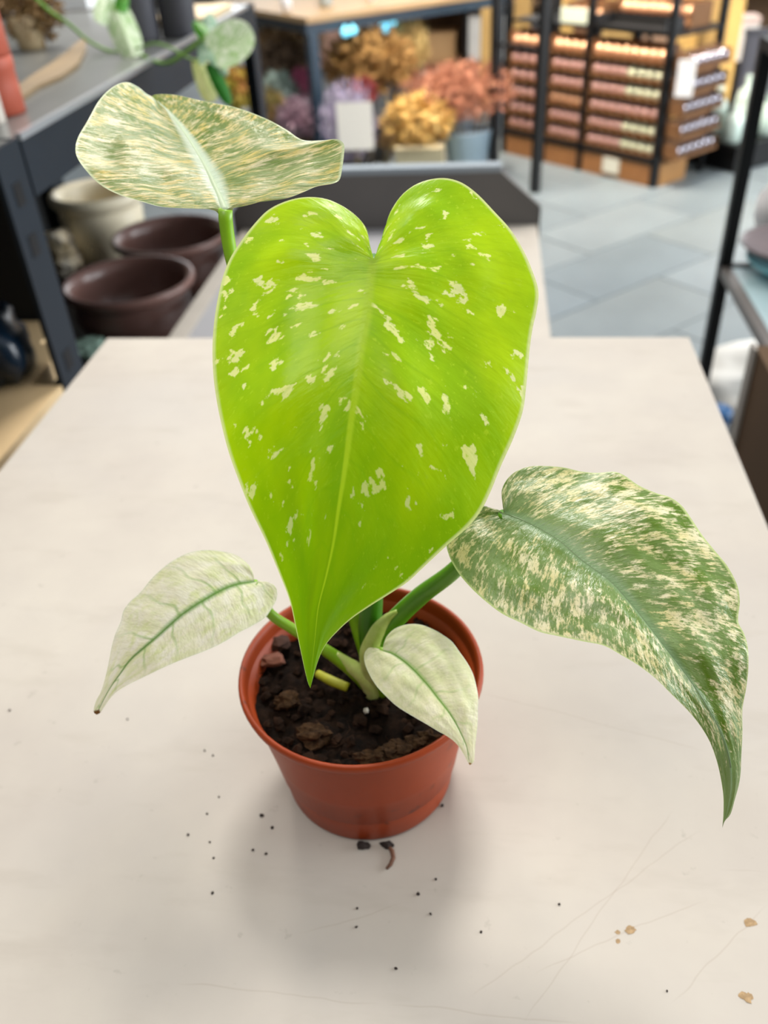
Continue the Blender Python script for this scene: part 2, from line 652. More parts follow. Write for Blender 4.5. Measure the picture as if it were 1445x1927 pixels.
HP = 0.0816
prof = [(0.0400, 0.0), (0.0430, 0.0008), (0.0442, 0.003), (0.0462, 0.018), (0.0492, 0.040), (0.0522, 0.060), (0.0548, 0.0735),
        (0.0578, 0.0748), (0.0592, 0.0765), (0.0600, 0.0795), (0.0596, 0.0812), (0.0584, 0.0817), (0.0574, 0.0808), (0.0566, 0.078),
        (0.0545, 0.066), (0.050, 0.04), (0.047, 0.02), (0.0, 0.018)]
MB().lathe(prof, (PX, PY, TZ), 72).build('pot', pot_material(), plant, smooth=True)

# soil: a lumpy disc, clods on top
soilm = mat('dark_potting_soil', (8, 6, 5), 0.95, 0, 0.0, 160, 0.9, second=(36, 24, 17), spec=0.1)
SZ = TZ + 0.0655
v, f = [], []
NR, NA = 26, 84
for i in range(NR + 1):
    for j in range(NA):
        r = 0.0545 * i / NR
        a = 2 * math.pi * j / NA
        x, y = PX + r * math.cos(a), PY + r * math.sin(a)
        q = Vector((x * 60, y * 60, 3.0))
        z = SZ + 0.0042 * mnoise.noise(q) + 0.0032 * mnoise.noise(q * 2.7) + 0.0022 * mnoise.noise(q * 6.1)
        fr = max(0, -math.sin(a - 0.35)) * max(0, (i / NR - 0.55)) * 0.012
        v.append((x, y, z + fr))
for i in range(NR):
    for j in range(NA):
        f.append((i * NA + j, i * NA + (j + 1) % NA, (i + 1) * NA + (j + 1) % NA, (i + 1) * NA + j))
soil = obj_from('soil', v, f, soilm, plant, True)
clods = MB()
for i in range(230):
    a, r = random.uniform(0, 6.283), 0.052 * math.sqrt(random.random())
    x, y = PX + r * math.cos(a), PY + r * math.sin(a)
    s_ = random.uniform(0.0010, 0.0036)
    clods.blob((x, y, SZ + 0.0015 + random.uniform(0, 0.003)), s_, 0.7, i * 1.7, 1, (1, 1, 0.7))
for i in range(90):     # coir fibres
    a, r = random.uniform(0, 6.283), 0.050 * math.sqrt(random.random())
    x, y = PX + r * math.cos(a), PY + r * math.sin(a)
    b = random.uniform(0, 6.283)
    l = random.uniform(0.004, 0.011)
    z = SZ + 0.004
    clods.tube([(x, y, z), (x + l * 0.5 * math.cos(b), y + l * 0.5 * math.sin(b), z + random.uniform(0, 0.002)),
                (x + l * math.cos(b + 0.5), y + l * math.sin(b + 0.5), z - 0.001)], 0.00022, 3)
tag(clods.build('soil_clods', mat('peat_clods', (9, 6, 5), 0.95, 0, 0, 120, 0.5, second=(46, 30, 20), spec=0.1), soil, smooth=False), kind='stuff')
lump = MB()
for i, (px, py, s_) in enumerate(((760, 1425, .0052), (735, 1432, .0048), (790, 1408, .005), (715, 1428, .004), (812, 1395, .004),
                                  (690, 1425, .0035), (590, 1385, .006), (540, 1320, .005))):
    c = on(2, SZ + 0.010 if i < 6 else SZ + .004, px, py)
    dx, dy = c[0] - PX, c[1] - PY
    rr = math.hypot(dx, dy)
    if rr > 0.0525 - s_ * 0.4:
        k = (0.0525 - s_ * 0.4) / rr
        c[0], c[1] = PX + dx * k, PY + dy * k
    lump.blob(c, s_, 0.7, i * 3.1, 3, (1.3, 0.9, 0.75))
lump.build('peat_lump', mat('brown_peat', (34, 23, 15), 0.95, 0, 0, 300, 0.8, second=(72, 52, 34), spec=0.1), soil)
barkm = mat('reddish_bark', (112, 66, 50), 0.85, 0, 0.3, 90)
for i, (px, py, s_) in enumerate(((512, 1243, .0058), (520, 1208, .0062))):
    c = on(2, SZ + 0.005, px, py)
    o = MB().blob(c, s_, 0.45, 4.4 + i * 7, 2, (1.2, 0.8, 0.5)).build('bark_chip', barkm if i == 0 else mat('dull_bark', (66, 38, 28), .9, 0, .3, 90), soil)
    tag(o, 'pinkish bark chip' if i == 0 else 'dark brown bark chip')
c = on(2, SZ + 0.006, 689, 1338)
MB().blob(c, 0.0016, 0.3, 2, 1).build('perlite_grain', mat('perlite', (170, 165, 155), 0.8), soil)

# ---- stems
stemg = mat('stem_green', (118, 164, 14), 0.38, 0, 0, 60, 0.05, second=(140, 184, 40))
stemd = mat('stem_deep_green', (80, 138, 10), 0.38, 0, 0, 60, 0.05, second=(102, 156, 22))
stemp = mat('sheath_pale_green', (162, 186, 80), 0.42, 0, 0, 70, 0.05, second=(208, 216, 140))
stemv = mat('stem_dark_green', (58, 114, 6), 0.42, 0, 0.15, 60)


def petiole(name, pts, rad, m, parent, seg=12, n=40):
    P = [D(*p) if len(p) == 3 else np.array(p[:3]) for p in pts]
    pos = np.array(P)
    d = np.concatenate([[0], np.cumsum(np.linalg.norm(np.diff(pos, axis=0), axis=1))])
    d /= d[-1]
    ts = np.linspace(0, 1, n)
    # Catmull-Rom through the points
    out = []
    for t in ts:
        i = min(max(int(np.searchsorted(d, t, side='right') - 1), 0), len(P) - 2)
        h = d[i + 1] - d[i]
        u = (t - d[i]) / h
        m0 = (pos[i + 1] - pos[i - 1]) / (d[i + 1] - d[i - 1]) * h if i > 0 else pos[1] - pos[0]
        m1 = (pos[i + 2] - pos[i]) / (d[i + 2] - d[i]) * h if i < len(P) - 2 else pos[-1] - pos[-2]
        out.append((2 * u**3 - 3 * u**2 + 1) * pos[i] + (u**3 - 2 * u**2 + u) * m0 + (-2 * u**3 + 3 * u**2) * pos[i + 1] + (u**3 - u**2) * m1)
    R = np.interp(ts, np.linspace(0, 1, len(rad)), rad)
    return MB().tube(out, list(R), seg).build(name, m, parent, smooth=True)


SB = on(2, SZ + 0.001, 716, 1296)      # foot of the stem in the soil
SB4 = tuple(SB) + (0,)


def spot(dx, dy, dz):
    return (SB[0] + dx, SB[1] + dy, SB[2] + dz, 0)


petiole('stem', [spot(0, 0.004, -0.012), spot(0, 0.004, 0.004), spot(-0.001, 0.004, 0.016)], (.0068, .0064, .005), stemp, plant)
# tall petiole of the big leaf (rises behind the blade)
AB = D(703, 487, .2865)
petiole('petiole', [spot(-0.001, 0.006, -0.004), (697, 1190, .412), (700, 1120, .402), (703, 900, .362), (703, 700, .326), (704, 560, .303), (703, 500, .2905), (703, 486, .2872)],
        (.0066, .0060, .0050, .0036, .0030, .0028, .0026, .0022), stemv, plant, n=60)
# petiole of the upper leaf
petiole('petiole', [spot(-0.004, 0.010, 0.0), (640, 1060, .405), (560, 820, .378), (470, 600, .350), (437, 490, .337), (425, 420, .330), (424, 394, .327)],
        (.0052, .0046, .0036, .0030, .0028, .0026, .0028), stemg, plant, n=60)
# petiole of the right leaf, with its pale sheath at the foot
petiole('petiole', [spot(0.0, 0.002, 0.0), (706, 1215, .408), (738, 1172, .397), (790, 1122, .383), (850, 1077, .369), (905, 1020, .354), (949, 969, .3375)],
        (.0050, .0048, .0046, .0043, .0038, .0032, .0026), stemd, plant, n=50)
petiole('petiole_sheath', [spot(-0.002, -0.002, 0.0), (694, 1235, .4075), (706, 1196, .399), (728, 1164, .3915), (748, 1150, .388)],
        (.0044, .0047, .0046, .0036, .0010), stemp, plant, n=40)
# petiole of the lower cream leaf
petiole('petiole', [spot(-0.004, 0.0, 0.0), (668, 1262, .4185), (610, 1222, .412), (550, 1183, .405), (510, 1156, .3995), (488, 1120, .392), (478, 1096, .386)],
        (.0046, .0042, .0031, .0026, .0025, .0023, .0019), stemg, plant, n=50)
petiole('petiole_sheath', [spot(-0.003, -0.003, 0.0), (690, 1278, .4175), (660, 1252, .415), (632, 1230, .4125)], (.0046, .0044, .0036, .0012), stemp, plant, n=30)
# petiole of the front cream leaf
petiole('petiole', [spot(0.002, -0.004, 0.0), (712, 1262, .408), (705, 1238, .398), (711, 1226, .386), (720, 1225, .3765)], (.0026, .0024, .0022, .0020, .0016), stemg, plant, n=30)
o = petiole('petiole_stub', [tuple(on(2, SZ + .006, 598, 1268)) + (0,), tuple(on(2, SZ + .0075, 625, 1282)) + (0,), tuple(on(2, SZ + .006, 655, 1294)) + (0,)],
            (.0022, .0026, .0024), mat('yellowed_stub', (150, 150, 30), .6, 0, .25, 90), plant, 9, 12)
tag(o, 'short yellowed stub of a cut leaf stalk')

# ---- leaf outlines as photographed; every point gets its own distance
BIG_M = [(703, 487), (695, 539), (690, 594), (679, 649), (671, 717), (661, 786), (650, 870), (637, 955), (627, 1022), (614, 1082),
         (599, 1142), (593, 1198), (587, 1254), (584, 1295)]
BIG_L = [(696, 486), (692, 474), (694, 455), (689, 430), (672, 408), (645, 388), (612, 374), (575, 371), (540, 378), (505, 395), (478, 422),
         (455, 452), (432, 488), (417, 530), (405, 590), (400, 645), (401, 700), (407, 750), (417, 800), (430, 850), (444, 890),
         (468, 951), (500, 1018), (525, 1078), (545, 1130), (556, 1179), (567, 1231), (579, 1284), (584, 1295)]
BIG_R = [(711, 487), (717, 478), (720, 463), (725, 428), (736, 396), (759, 364), (789, 344), (830, 335), (865, 342), (896, 363), (930, 398),
         (959, 430), (983, 468), (999, 503), (1013, 548), (1009, 588), (1003, 613), (997, 653), (991, 717), (984, 772), (967, 822),
         (942, 878), (923, 925), (902, 966), (876, 996), (838, 1029), (794, 1070), (767, 1095), (734, 1117), (697, 1140), (659, 1166),
         (629, 1194), (611, 1216), (599, 1242), (590, 1272), (584, 1295)]
TOP_M = [(424, 396), (408, 358), (390, 320), (368, 282), (345, 247), (322, 217), (302, 196), (296, 190), (294, 200), (296, 214)]
TOP_L = [(418, 400), (413, 404), (405, 397), (386, 393), (348, 392), (303, 389), (265, 379), (223, 366), (188, 347), (158, 316), (143, 290),
         (145, 263), (166, 225), (185, 191), (204, 170), (228, 156), (248, 157), (258, 172), (275, 186), (290, 200), (296, 214)]
TOP_R = [(431, 400), (437, 398), (440, 387), (446, 383), (470, 380), (505, 378), (540, 373), (570, 362), (596, 351), (628, 345), (639, 338),
         (644, 315), (647, 293), (647, 271), (634, 262), (607, 264), (569, 263), (539, 244), (500, 223), (443, 202), (386, 191), (333, 179),
         (303, 177), (286, 181), (288, 200), (296, 214)]
RGT_M = [(950, 967), (984, 980), (1015, 995), (1054, 1019), (1088, 1049), (1123, 1075), (1149, 1094), (1179, 1127), (1201, 1153), (1231, 1192),
         (1257, 1226), (1287, 1265), (1317, 1308), (1343, 1352), (1363, 1395), (1374, 1438), (1376, 1481), (1371, 1516), (1359, 1558)]
RGT_U = [(948, 966), (945, 945), (944, 923), (954, 902), (971, 887), (997, 878), (1027, 877), (1062, 880), (1092, 887), (1123, 890), (1157, 888),
         (1175, 895), (1201, 913), (1235, 928), (1261, 936), (1283, 952), (1300, 975), (1322, 1008), (1348, 1040), (1369, 1066), (1387, 1101),
         (1392, 1131), (1389, 1170), (1400, 1192), (1407, 1218), (1408, 1257), (1404, 1295), (1397, 1334), (1397, 1378), (1395, 1421),
         (1392, 1468), (1382, 1507), (1374, 1533), (1363, 1546), (1359, 1558)]
RGT_D = [(945, 968), (935, 967), (924, 958), (912, 952), (895, 955), (875, 970), (857, 993), (843, 1014), (840, 1027), (848, 1053), (863, 1079), (885, 1105),
         (913, 1131), (945, 1155), (980, 1172), (1015, 1189), (1045, 1196), (1097, 1207), (1136, 1215), (1166, 1231), (1201, 1252), (1235, 1278),
         (1265, 1308), (1296, 1339), (1317, 1365), (1335, 1395), (1348, 1430), (1356, 1464), (1361, 1499), (1361, 1533), (1359, 1558)]
LOW_M = [(478, 1095), (448, 1099), (420, 1109), (391, 1125), (363, 1142), (343, 1156), (320, 1176), (298, 1196), (272, 1218), (246, 1241),
         (227, 1267), (207, 1295), (193, 1321), (182, 1345)]
LOW_U = [(478, 1093), (476, 1077), (465, 1060), (445, 1045), (420, 1038), (388, 1035), (360, 1039), (332, 1051), (309, 1067), (286, 1088),
         (263, 1116), (244, 1133), (232, 1150), (227, 1170), (217, 1193), (210, 1218), (205, 1244), (198, 1275), (190, 1301), (180, 1321), (176, 1340), (182, 1345)]
LOW_D = [(480, 1097), (487, 1098), (499, 1096), (513, 1099), (521, 1111), (520, 1128), (513, 1142), (499, 1162), (476, 1177), (451, 1190), (420, 1209),
         (388, 1224), (357, 1236), (329, 1247), (300, 1260), (269, 1275), (244, 1287), (221, 1301), (207, 1315), (195, 1332), (188, 1342), (182, 1345)]
FRT_M = [(720, 1225), (738, 1230), (757, 1242), (776, 1258), (794, 1277), (809, 1294), (824, 1314), (839, 1333), (851, 1350), (862, 1370),
         (871, 1389), (878, 1406), (881, 1425), (884, 1440)]
FRT_R = [(721, 1223), (722, 1213), (727, 1199), (740, 1185), (757, 1177), (776, 1174), (794, 1176), (815, 1184), (834, 1195), (851, 1208),
         (865, 1227), (879, 1247), (890, 1268), (896, 1290), (900, 1314), (899, 1337), (899, 1355), (897, 1380), (894, 1404), (893, 1421), (891, 1434), (884, 1440)]
FRT_L = [(719, 1225), (712, 1223), (703, 1219), (694, 1219), (687, 1227), (685, 1238), (688, 1253), (697, 1273), (710, 1293), (725, 1309),
         (744, 1327), (765, 1341), (787, 1354), (806, 1365), (824, 1376), (839, 1384), (854, 1395), (864, 1406), (871, 1417), (878, 1430), (884, 1440)]

m_big = leaf_mat('lime_leaf', (146, 192, 0), (178, 214, 0), (236, 240, 150), (232, 238, 166), patch=(34, 6.5), thr=(0.605, 0.625),
                 speck=(130, 22, 0.60, (178, 212, 44)), midcol=(172, 206, 44), midw=0.016, midfade=0.022, tipshade=(92, 146, 0), transl=0.42, rough=0.30,
                 edgecol=(214, 226, 150), bump=0.20, rich=1.3, seed=2.0, tipgreen=0.8, detail=5, nrough=0.55, veins=15, veincol=(118, 172, 0), veinamt=0.45, spec=0.36)
m_top = leaf_mat('cream_streaked_leaf', (100, 126, 44), (152, 166, 112), (222, 200, 116), (226, 217, 178), patch=(80, 4.5), thr=(0.46, 0.62), mod=0.30,
                 speck=(170, 9, 0.58, (120, 146, 70)), midcol=(214, 228, 206), midw=0.05, midfade=0.06, transl=0.30, rough=0.26,
                 edgecol=(200, 210, 168), bump=0.5, seed=5.0, streak=0.5)
m_rgt = leaf_mat('marbled_leaf', (90, 120, 28), (130, 152, 98), (218, 208, 150), (228, 221, 184), patch=(56, 6), thr=(0.475, 0.60),
                 mod=0.42, speck=(190, 26, 0.58, (100, 130, 60)), midcol=(126, 154, 108), midw=0.03, midfade=0.08, transl=0.22, rough=0.28,
                 edgecol=(186, 200, 136), bump=0.35, seed=11.0, greenbias=0.10, tipgreen=0.84, streak=0.7, detail=8, nrough=0.7)
m_low = leaf_mat('white_leaf', (230, 234, 178), (240, 240, 204), (254, 250, 232), (250, 246, 216), patch=(14, 4), thr=(0.40, 0.56),
                 midcol=(112, 164, 70), midw=0.006, midfade=0.085, veins=6.5, veincol=(160, 194, 112), tipcol=(112, 74, 34), tiplen=0.978, transl=0.28,
                 rough=0.38, edgecol=(236, 240, 214), bump=0.5, seed=3.0)
m_frt = leaf_mat('white_leaf_soft_veins', (228, 230, 178), (236, 236, 194), (250, 245, 216), (243, 240, 196), patch=(10, 4), thr=(0.40, 0.56),
                 midcol=(138, 184, 78), midw=0.006, midfade=0.07, veins=5.5, veincol=(180, 206, 128), veinamt=0.75, tipcol=(150, 110, 30), tiplen=0.984, transl=0.28,
                 rough=0.42, edgecol=(238, 240, 216), bump=0.25, seed=8.0)


def rib_mat(name, rgb, tr=0.4):
    m = mat(name, rgb, 0.42)
    nt = m.node_tree
    b = nt.nodes['Principled BSDF']
    out = [n_ for n_ in nt.nodes if n_.type == 'OUTPUT_MATERIAL'][0]
    t = nt.nodes.new('ShaderNodeBsdfTranslucent')
    t.inputs['Color'].default_value = srgb(*rgb)
    mx = nt.nodes.new('ShaderNodeMixShader')
    mx.inputs[0].default_value = tr
    nt.links.new(b.outputs[0], mx.inputs[1])
    nt.links.new(t.outputs[0], mx.inputs[2])
    nt.links.new(mx.outputs[0], out.inputs['Surface'])
    return m


rib_top = rib_mat('midrib_pale', (214, 228, 198))
rib_rgt = rib_mat('midrib_grey_green', (140, 164, 116))
rib_low = rib_mat('midrib_green', (126, 174, 74))

NB = 170
big = sheet('leaf', curve3(BIG_M, [(0, .2865), (.25, .281), (.55, .283), (.8, .291), (1, .302)], 60),
            curve3(BIG_R, [(0, .2865), (.10, .296), (.2, .300), (.33, .300), (.5, .296), (.7, .292), (.88, .295), (1, .302)], NB),
            curve3(BIG_L, [(0, .2865), (.10, .294), (.2, .297), (.33, .297), (.5, .294), (.7, .291), (.88, .295), (1, .302)], NB),
            m_big, plant, bulge=0.05, wave=0.10, t0=.17, g=2.3, seed=1.0)
tag(big, 'large lime-green heart-shaped leaf with cream flecks')
top = sheet('leaf', curve3(TOP_M, [(0, .327), (.3, .350), (.6, .382), (.85, .412), (1, .425)], 60),
            curve3(TOP_R, [(0, .327), (.08, .326), (.3, .322), (.45, .328), (.6, .352), (.8, .392), (.95, .418), (1, .425)], NB),
            curve3(TOP_L, [(0, .327), (.08, .325), (.3, .330), (.5, .345), (.65, .366), (.8, .392), (.92, .415), (1, .425)], NB),
            m_top, plant, bulge=0.03, wave=0.10, t0=.12, g=1.3, rib=(.0022, .0006), ribmat=rib_top, rib_off=0.35, seed=4.0, riblen=.75,
            facing=(0, -.4, 1))
tag(top, 'cream leaf with fine green streaks, uppermost and pointing away')
rgt = sheet('leaf', curve3(RGT_M, [(0, .3375), (.25, .322), (.5, .310), (.7, .308), (.85, .316), (1, .338)], 70),
            curve3(RGT_U, [(0, .3375), (.1, .345), (.22, .346), (.4, .334), (.55, .322), (.7, .313), (.85, .318), (1, .338)], NB),
            curve3(RGT_D, [(0, .3375), (.1, .338), (.2, .332), (.35, .316), (.55, .304), (.7, .303), (.85, .313), (1, .338)], NB),
            m_rgt, plant, bulge=0.07, wave=0.12, t0=.12, g=1.5, rib=(.0007, .0003), ribmat=rib_rgt, rib_off=0.10, seed=7.0, riblen=.85)
tag(rgt, 'green and cream marbled leaf drooping to a long point')
low = sheet('leaf', curve3(LOW_M, [(0, .386), (.3, .374), (.6, .370), (1, .380)], 50),
            curve3(LOW_U, [(0, .386), (.15, .386), (.4, .380), (.7, .374), (1, .380)], 120),
            curve3(LOW_D, [(0, .386), (.15, .386), (.4, .376), (.7, .369), (1, .380)], 120),
            m_low, plant, bulge=0.10, wave=0.14, t0=.10, g=1.3, nw=18, rib=(.0007, .0003), ribmat=rib_low, rib_off=0.15, seed=9.0, riblen=.96)
tag(low, 'small whitish leaf with green midrib and browned tip')
frt = sheet('leaf', curve3(FRT_M, [(0, .3765), (.3, .366), (.6, .361), (1, .366)], 50),
            curve3(FRT_R, [(0, .3765), (.15, .377), (.4, .373), (.7, .366), (1, .366)], 120),
            curve3(FRT_L, [(0, .3765), (.15, .375), (.4, .364), (.7, .359), (1, .366)], 120),
            m_frt, plant, bulge=0.10, wave=0.08, t0=.10, g=1.3, nw=18, rib=(.0007, .0003), ribmat=rib_low, rib_off=0.15, seed=13.0, riblen=.96)
tag(frt, 'small creamy white leaf hanging over the pot rim')

# ---- crumbs that fell on the table
crm = mat('soil_crumb', (40, 30, 26), 0.95, 0, 0.4, 300)
crt = mat('tan_crumb', (160, 134, 100), 0.95, 0, 0.3, 300)
for i, (px, py, s_) in enumerate(((683, 1591, .0028), (728, 1590, .0026))):
    c = on(2, TZ + s_ * .5, px, py)
    o = MB().blob((0, 0, 0), s_, 0.5, 30 + i, 2, (1.3, .8, .6)).build('soil_lump', crm)
    o.location = (c[0], c[1], TZ + s_ * 0.5)
    tag(o, 'dark soil lump at the foot of the pot, ' + ('further from the fallen root' if i == 0 else 'touching the fallen root'), 'soil lump', 'soil lumps by the pot')
rt = MB().tube([on(2, TZ + .001, *q) for q in ((731, 1592), (738, 1602), (740, 1614), (735, 1626), (727, 1635))], [.0009, .0012, .0011, .001, .0006], 7)
tag(rt.build('root_piece', mat('brown_root', (104, 70, 52), .9, 0, .3, 200), smooth=True), 'short curled brown root lying in front of the pot', 'root')
crumbs = [(492, 1535, 4.5), (512, 1558, 3.5), (476, 1600, 3), (501, 1607, 3), (354, 1571, 3), (400, 1681, 3), (832, 1517, 3.6), (787, 1683, 3.4),
          (820, 1655, 2.6), (810, 1720, 2.6), (905, 1754, 2.6), (745, 1823, 3), (390, 1532, 2.4), (395, 1585, 2.4), (402, 1615, 2.4), (670, 1745, 2.6),
          (672, 1710, 2.4), (1052, 1702, 2.6), (1255, 1865, 2), (18, 1337, 3.2), (240, 1354, 2.4), (385, 1413, 2.4), (401, 1422, 2.4), (412, 1500, 2.2)]
cm = []
for k in range(3):
    me = MB().blob((0, 0, 0), 1.0, 0.6, 50 + k, 1, (1.1, .9, .6))
    ob = bpy.data.meshes.new('soil_crumb')
    ob.from_pydata(me.v, [], me.f)
    ob.materials.append(crm)
    cm.append(ob)
for i, (px, py, r) in enumerate(crumbs):
    c = on(2, TZ, px, py)
    s_ = r * 0.42 / FPX
    o = bpy.data.objects.new('soil_crumb', cm[i % 3])
    o.scale = (s_, s_, s_)
    o.location = (c[0], c[1], TZ + s_ * 0.45)
    o.rotation_euler = (0, 0, i * 1.3)
    link(o)
    tag(o, 'tiny dark soil crumb scattered on the pale tabletop', 'soil crumb', 'soil crumbs scattered on the tabletop')
for i, (px, py, r, lb) in enumerate(((1185, 1749, 8, 'largest tan dirt flake, in the open right of the pot'), (1162, 1755, 4, 'small tan dirt flake left of the largest flake'),
                                     (1163, 1772, 4, 'small tan dirt flake in front of the largest flake'), (1410, 1735, 8, 'elongated brown dirt flake near the right edge'),
                                     (1406, 1876, 9, 'ragged brown dirt flake nearest the bottom right corner'))):
    c = on(2, TZ, px, py)
    s_ = r * 0.40 / FPX
    o = MB().blob((0, 0, 0), s_, 0.9, 70 + i * 3, 2, (1.2, 1.0, .08)).build('dirt_flake', crt)
    o.location = (c[0], c[1], TZ + s_ * .05)
    tag(o, lb, 'dirt flake', 'tan dirt flakes on the tabletop')

# ------------------------------------------------------------------ low table behind
LZ = 0.70
LX0, LX1, LY0, LY1 = -0.512, 0.104, 0.90, 1.775
lt = empty('low_display_table', (0, 0, 0), 'lower grey-topped table with beige rim and dark upstand at its far end', 'table')
beige = mat('beige_rim', (180, 172, 161), 0.5, 0, 0.05, 20)
MB().box((LX0 + .002, LY0, LZ - .03), (LX1 - .002, LY1, LZ - .004)).build('table_top', mat('grey_inlay', (158, 157, 160), .4, 0, .06, 9), lt)
MB().box((LX0, LY0, LZ - .032), (LX0 + .030, LY1, LZ)).build('rim', beige, lt)
MB().box((LX1 - .16, LY0, LZ - .032), (LX1, LY1, LZ)).build('rim', beige, lt)
upm = mat('charcoal_board', (92, 89, 87), 0.5, 0, 0.05, 12)
uh = 0.105
ub = MB()
y0, y1 = LY1 + .0005, LY1 + .016
pol = [(LX0 - .02, LZ - .03), (LX1 + .006, LZ - .03), (LX1 + .006, LZ + .035), (LX1 - .075, LZ + uh), (LX0 + .055, LZ + uh), (LX0 - .02, LZ + .035)]
n = len(pol)
ub.v = [(x, y0, z) for x, z in pol] + [(x, y1, z) for x, z in pol]
ub.f = [tuple(range(n)), tuple(reversed(range(n, 2 * n)))] + [(i, i + n, (i + 1) % n + n, (i + 1) % n) for i in range(n)]
ub.build('upstand', upm, lt)
MB().box((LX0 + .055, LY1 + .0005, LZ + uh + .0003), (LX1 - .075, LY1 + .030, LZ + uh + .012)).build('upstand_cap', mat('pale_metal', (140, 150, 158), .5, .0), lt)
for x in (LX0 + .04, LX1 - .08):
    for y in (LY0 + .05, LY1 - .09):
        MB().box((x, y, 0), (x + .04, y + .04, LZ - .033)).build('leg', black, lt)

# ------------------------------------------------------------------ navy shelf rack on the left
RX, RZ = -0.5, 1.085
rack = empty('shelf_rack', (0, 0, 0), 'dark navy metal rack with grey shelf standing left of the table', 'shelf')
RB = -1.06
MB().box((RB, .33, RZ - .012), (RX - .004, 2.04, RZ - .001)).build('shelf_board', mat('galvanised_shelf', (120, 122, 120), .28, .35, .12, 5), rack)
MB().box((RX - .003, .93, RZ - .063), (RX + .002, 2.0, RZ - .0045)).build('front_beam', navy, rack)
MB().box((RX - .003, .93, RZ - .004), (RX + .004, 2.0, RZ + .003)).build('shelf_lip', mat('pale_steel_lip', (170, 174, 178), .3, .6), rack)
for (x, y) in ((RX - .035, .868), (RX - .035, 2.003), (RB, .868), (RB, 2.003)):
    zt = RZ + (.0 if x > -.7 else .4)
    p = MB().box((x + .032, y, 0), (x + .037, y + .057, zt)).box((x, y + .052, 0), (x + .0318, y + .057, zt))
    po = p.build('post', navy, rack)
    if x > -.7 and y < 1:
        for zz in (1.035, .98, .84):
            sl = MB().box((x + .0371, y + .018, zz - .012), (x + .0378, y + .036, zz + .012)).build('slot', black, po)
MB().box((RB - .012, .33, .0), (RB - .001, 2.06, RZ + .3)).build('back_panel', mat('matt_black_board', (9, 10, 11), .8), rack)
MB().box((RB, .93, .585), (RX - .036, 2.0, .60)).build('lower_shelf', mat('dark_shelf', (64, 58, 54), .6), rack)
woodp = mat('pale_plywood', (222, 192, 146), 0.55, 0, 0.08, 9)
MB().box((RB, .25, .795), (RX + .0, .866, .820)).build('wooden_shelf', woodp, rack)
MB().box((RB, .8665, .795), (RX - .04, .98, .820)).box((RB, .9801, .795), (RX - .078, 1.05, .820)).build('wooden_shelf', woodp, rack)
MB().box((RB, 1.055, .62), (RX - .078, 1.07, RZ - .07)).build('interior_shade_panel', mat('matt_black_board', (9, 10, 11), .8), rack)  # black sheet put in for the shade inside the rack

bag = MB().blob((0, 0, 0), 1.0, 0.35, 3.3, 3, (.032, .042, .045))
bo = bag.build('plastic_bag', mat('navy_plastic', (12, 30, 46), .28, 0, .3, 30), smooth=True)
bc = on(2, .862, 2, 655)
bo.location = (bc[0], bc[1], .862)
tag(bo, 'crumpled dark navy plastic bag on the pale wooden shelf', 'bag')


def lathe_thing(name, prof, c, m, label, cat, group=None, seg=48):
    o = MB().lathe(prof, (0, 0, 0), seg).build(name, m, smooth=True)
    o.location = tuple(float(a) for a in c)
    tag(o, label, cat, group)
    return o


brown = mat('mauve_brown_glaze', (122, 90, 82), 0.28, 0, 0.12, 10)


def bowl_prof(R, h):
    return [(R * .55, 0), (R * .62, .004), (R * .80, h * .25), (R * .90, h * .5), (R * .88, h * .68), (R * .86, h * .76), (R * .93, h * .84), (R, h * .90), (R * 1.01, h * .96),
            (R * .985, h), (R * .93, h * .995), (R * .87, h * .94), (R * .83, h * .8), (R * .85, h * .55), (R * .7, h * .22), (R * .4, h * .08), (.0, h * .07)]


b1 = on(2, .722, 240, 522)
lathe_thing('bowl_planter', bowl_prof(.120, .12), (b1[0], b1[1], .6005), brown, 'mauve-brown wide planter bowl nearest the table', 'planter', 'brown planter bowls under the rack')
b2 = on(2, .722, 320, 436)
lathe_thing('bowl_planter', bowl_prof(.120, .12), (b2[0] - .0, b2[1], .6005), brown, 'mauve-brown wide planter bowl further back beside the cream pot', 'planter', 'brown planter bowls under the rack')
cr = on(2, .76, 180, 356)
lathe_thing('cream_pot', [(.07, 0), (.078, .004), (.088, .06), (.092, .115), (.088, .125), (.096, .132), (.104, .142), (.104, .154), (.098, .160), (.088, .158), (.080, .148), (.078, .1), (.06, .02), (0, .02)],
            (cr[0], cr[1], .6005), mat('cream_ceramic', (246, 234, 204), .4, 0, .04, 8), 'cream ceramic pot with thick rim under the rack', 'pot')
pp = on(2, .66, 110, 470)
po = MB().blob((0, 0, 0), .05, .7, 8.8, 3, (1.0, 1.0, .9)).build('crumpled_paper', mat('white_paper', (222, 220, 214), .8, 0, 0, 22, .2, second=(208, 180, 120)), smooth=False)
po.location = (pp[0], pp[1], .652)
tag(po, 'crumpled white paper with gold print beside the cream pot', 'paper')
gp = on(2, .66, 168, 648)
go = empty('succulent', (gp[0], gp[1], .6005), 'pale mint-green succulent rosette behind the rack post', 'plant')
mint = mat('mint_leaf', (176, 208, 190), .5, 0, .12, 40)
MB().lathe([(.02, 0), (.022, .002), (.028, .04), (.024, .04), (.02, .034), (0, .034)], (gp[0], gp[1], .6005), 24).build('pot', mat('grey_pot', (110, 112, 112), .6), go, True)
for k in range(11):
    a = k * 2.4
    r = .010 + .0022 * k
    MB().blob((gp[0] + r * math.cos(a), gp[1] + r * math.sin(a), .6505 + .010 - .0007 * k), .014, .1, k, 2, (1, 1, .55)).build('leaf', mint, go, True)

# ---- things on the rack shelf
S0 = RZ - .0008


def sp(px, py, z=S0):
    return on(2, z, px, py)


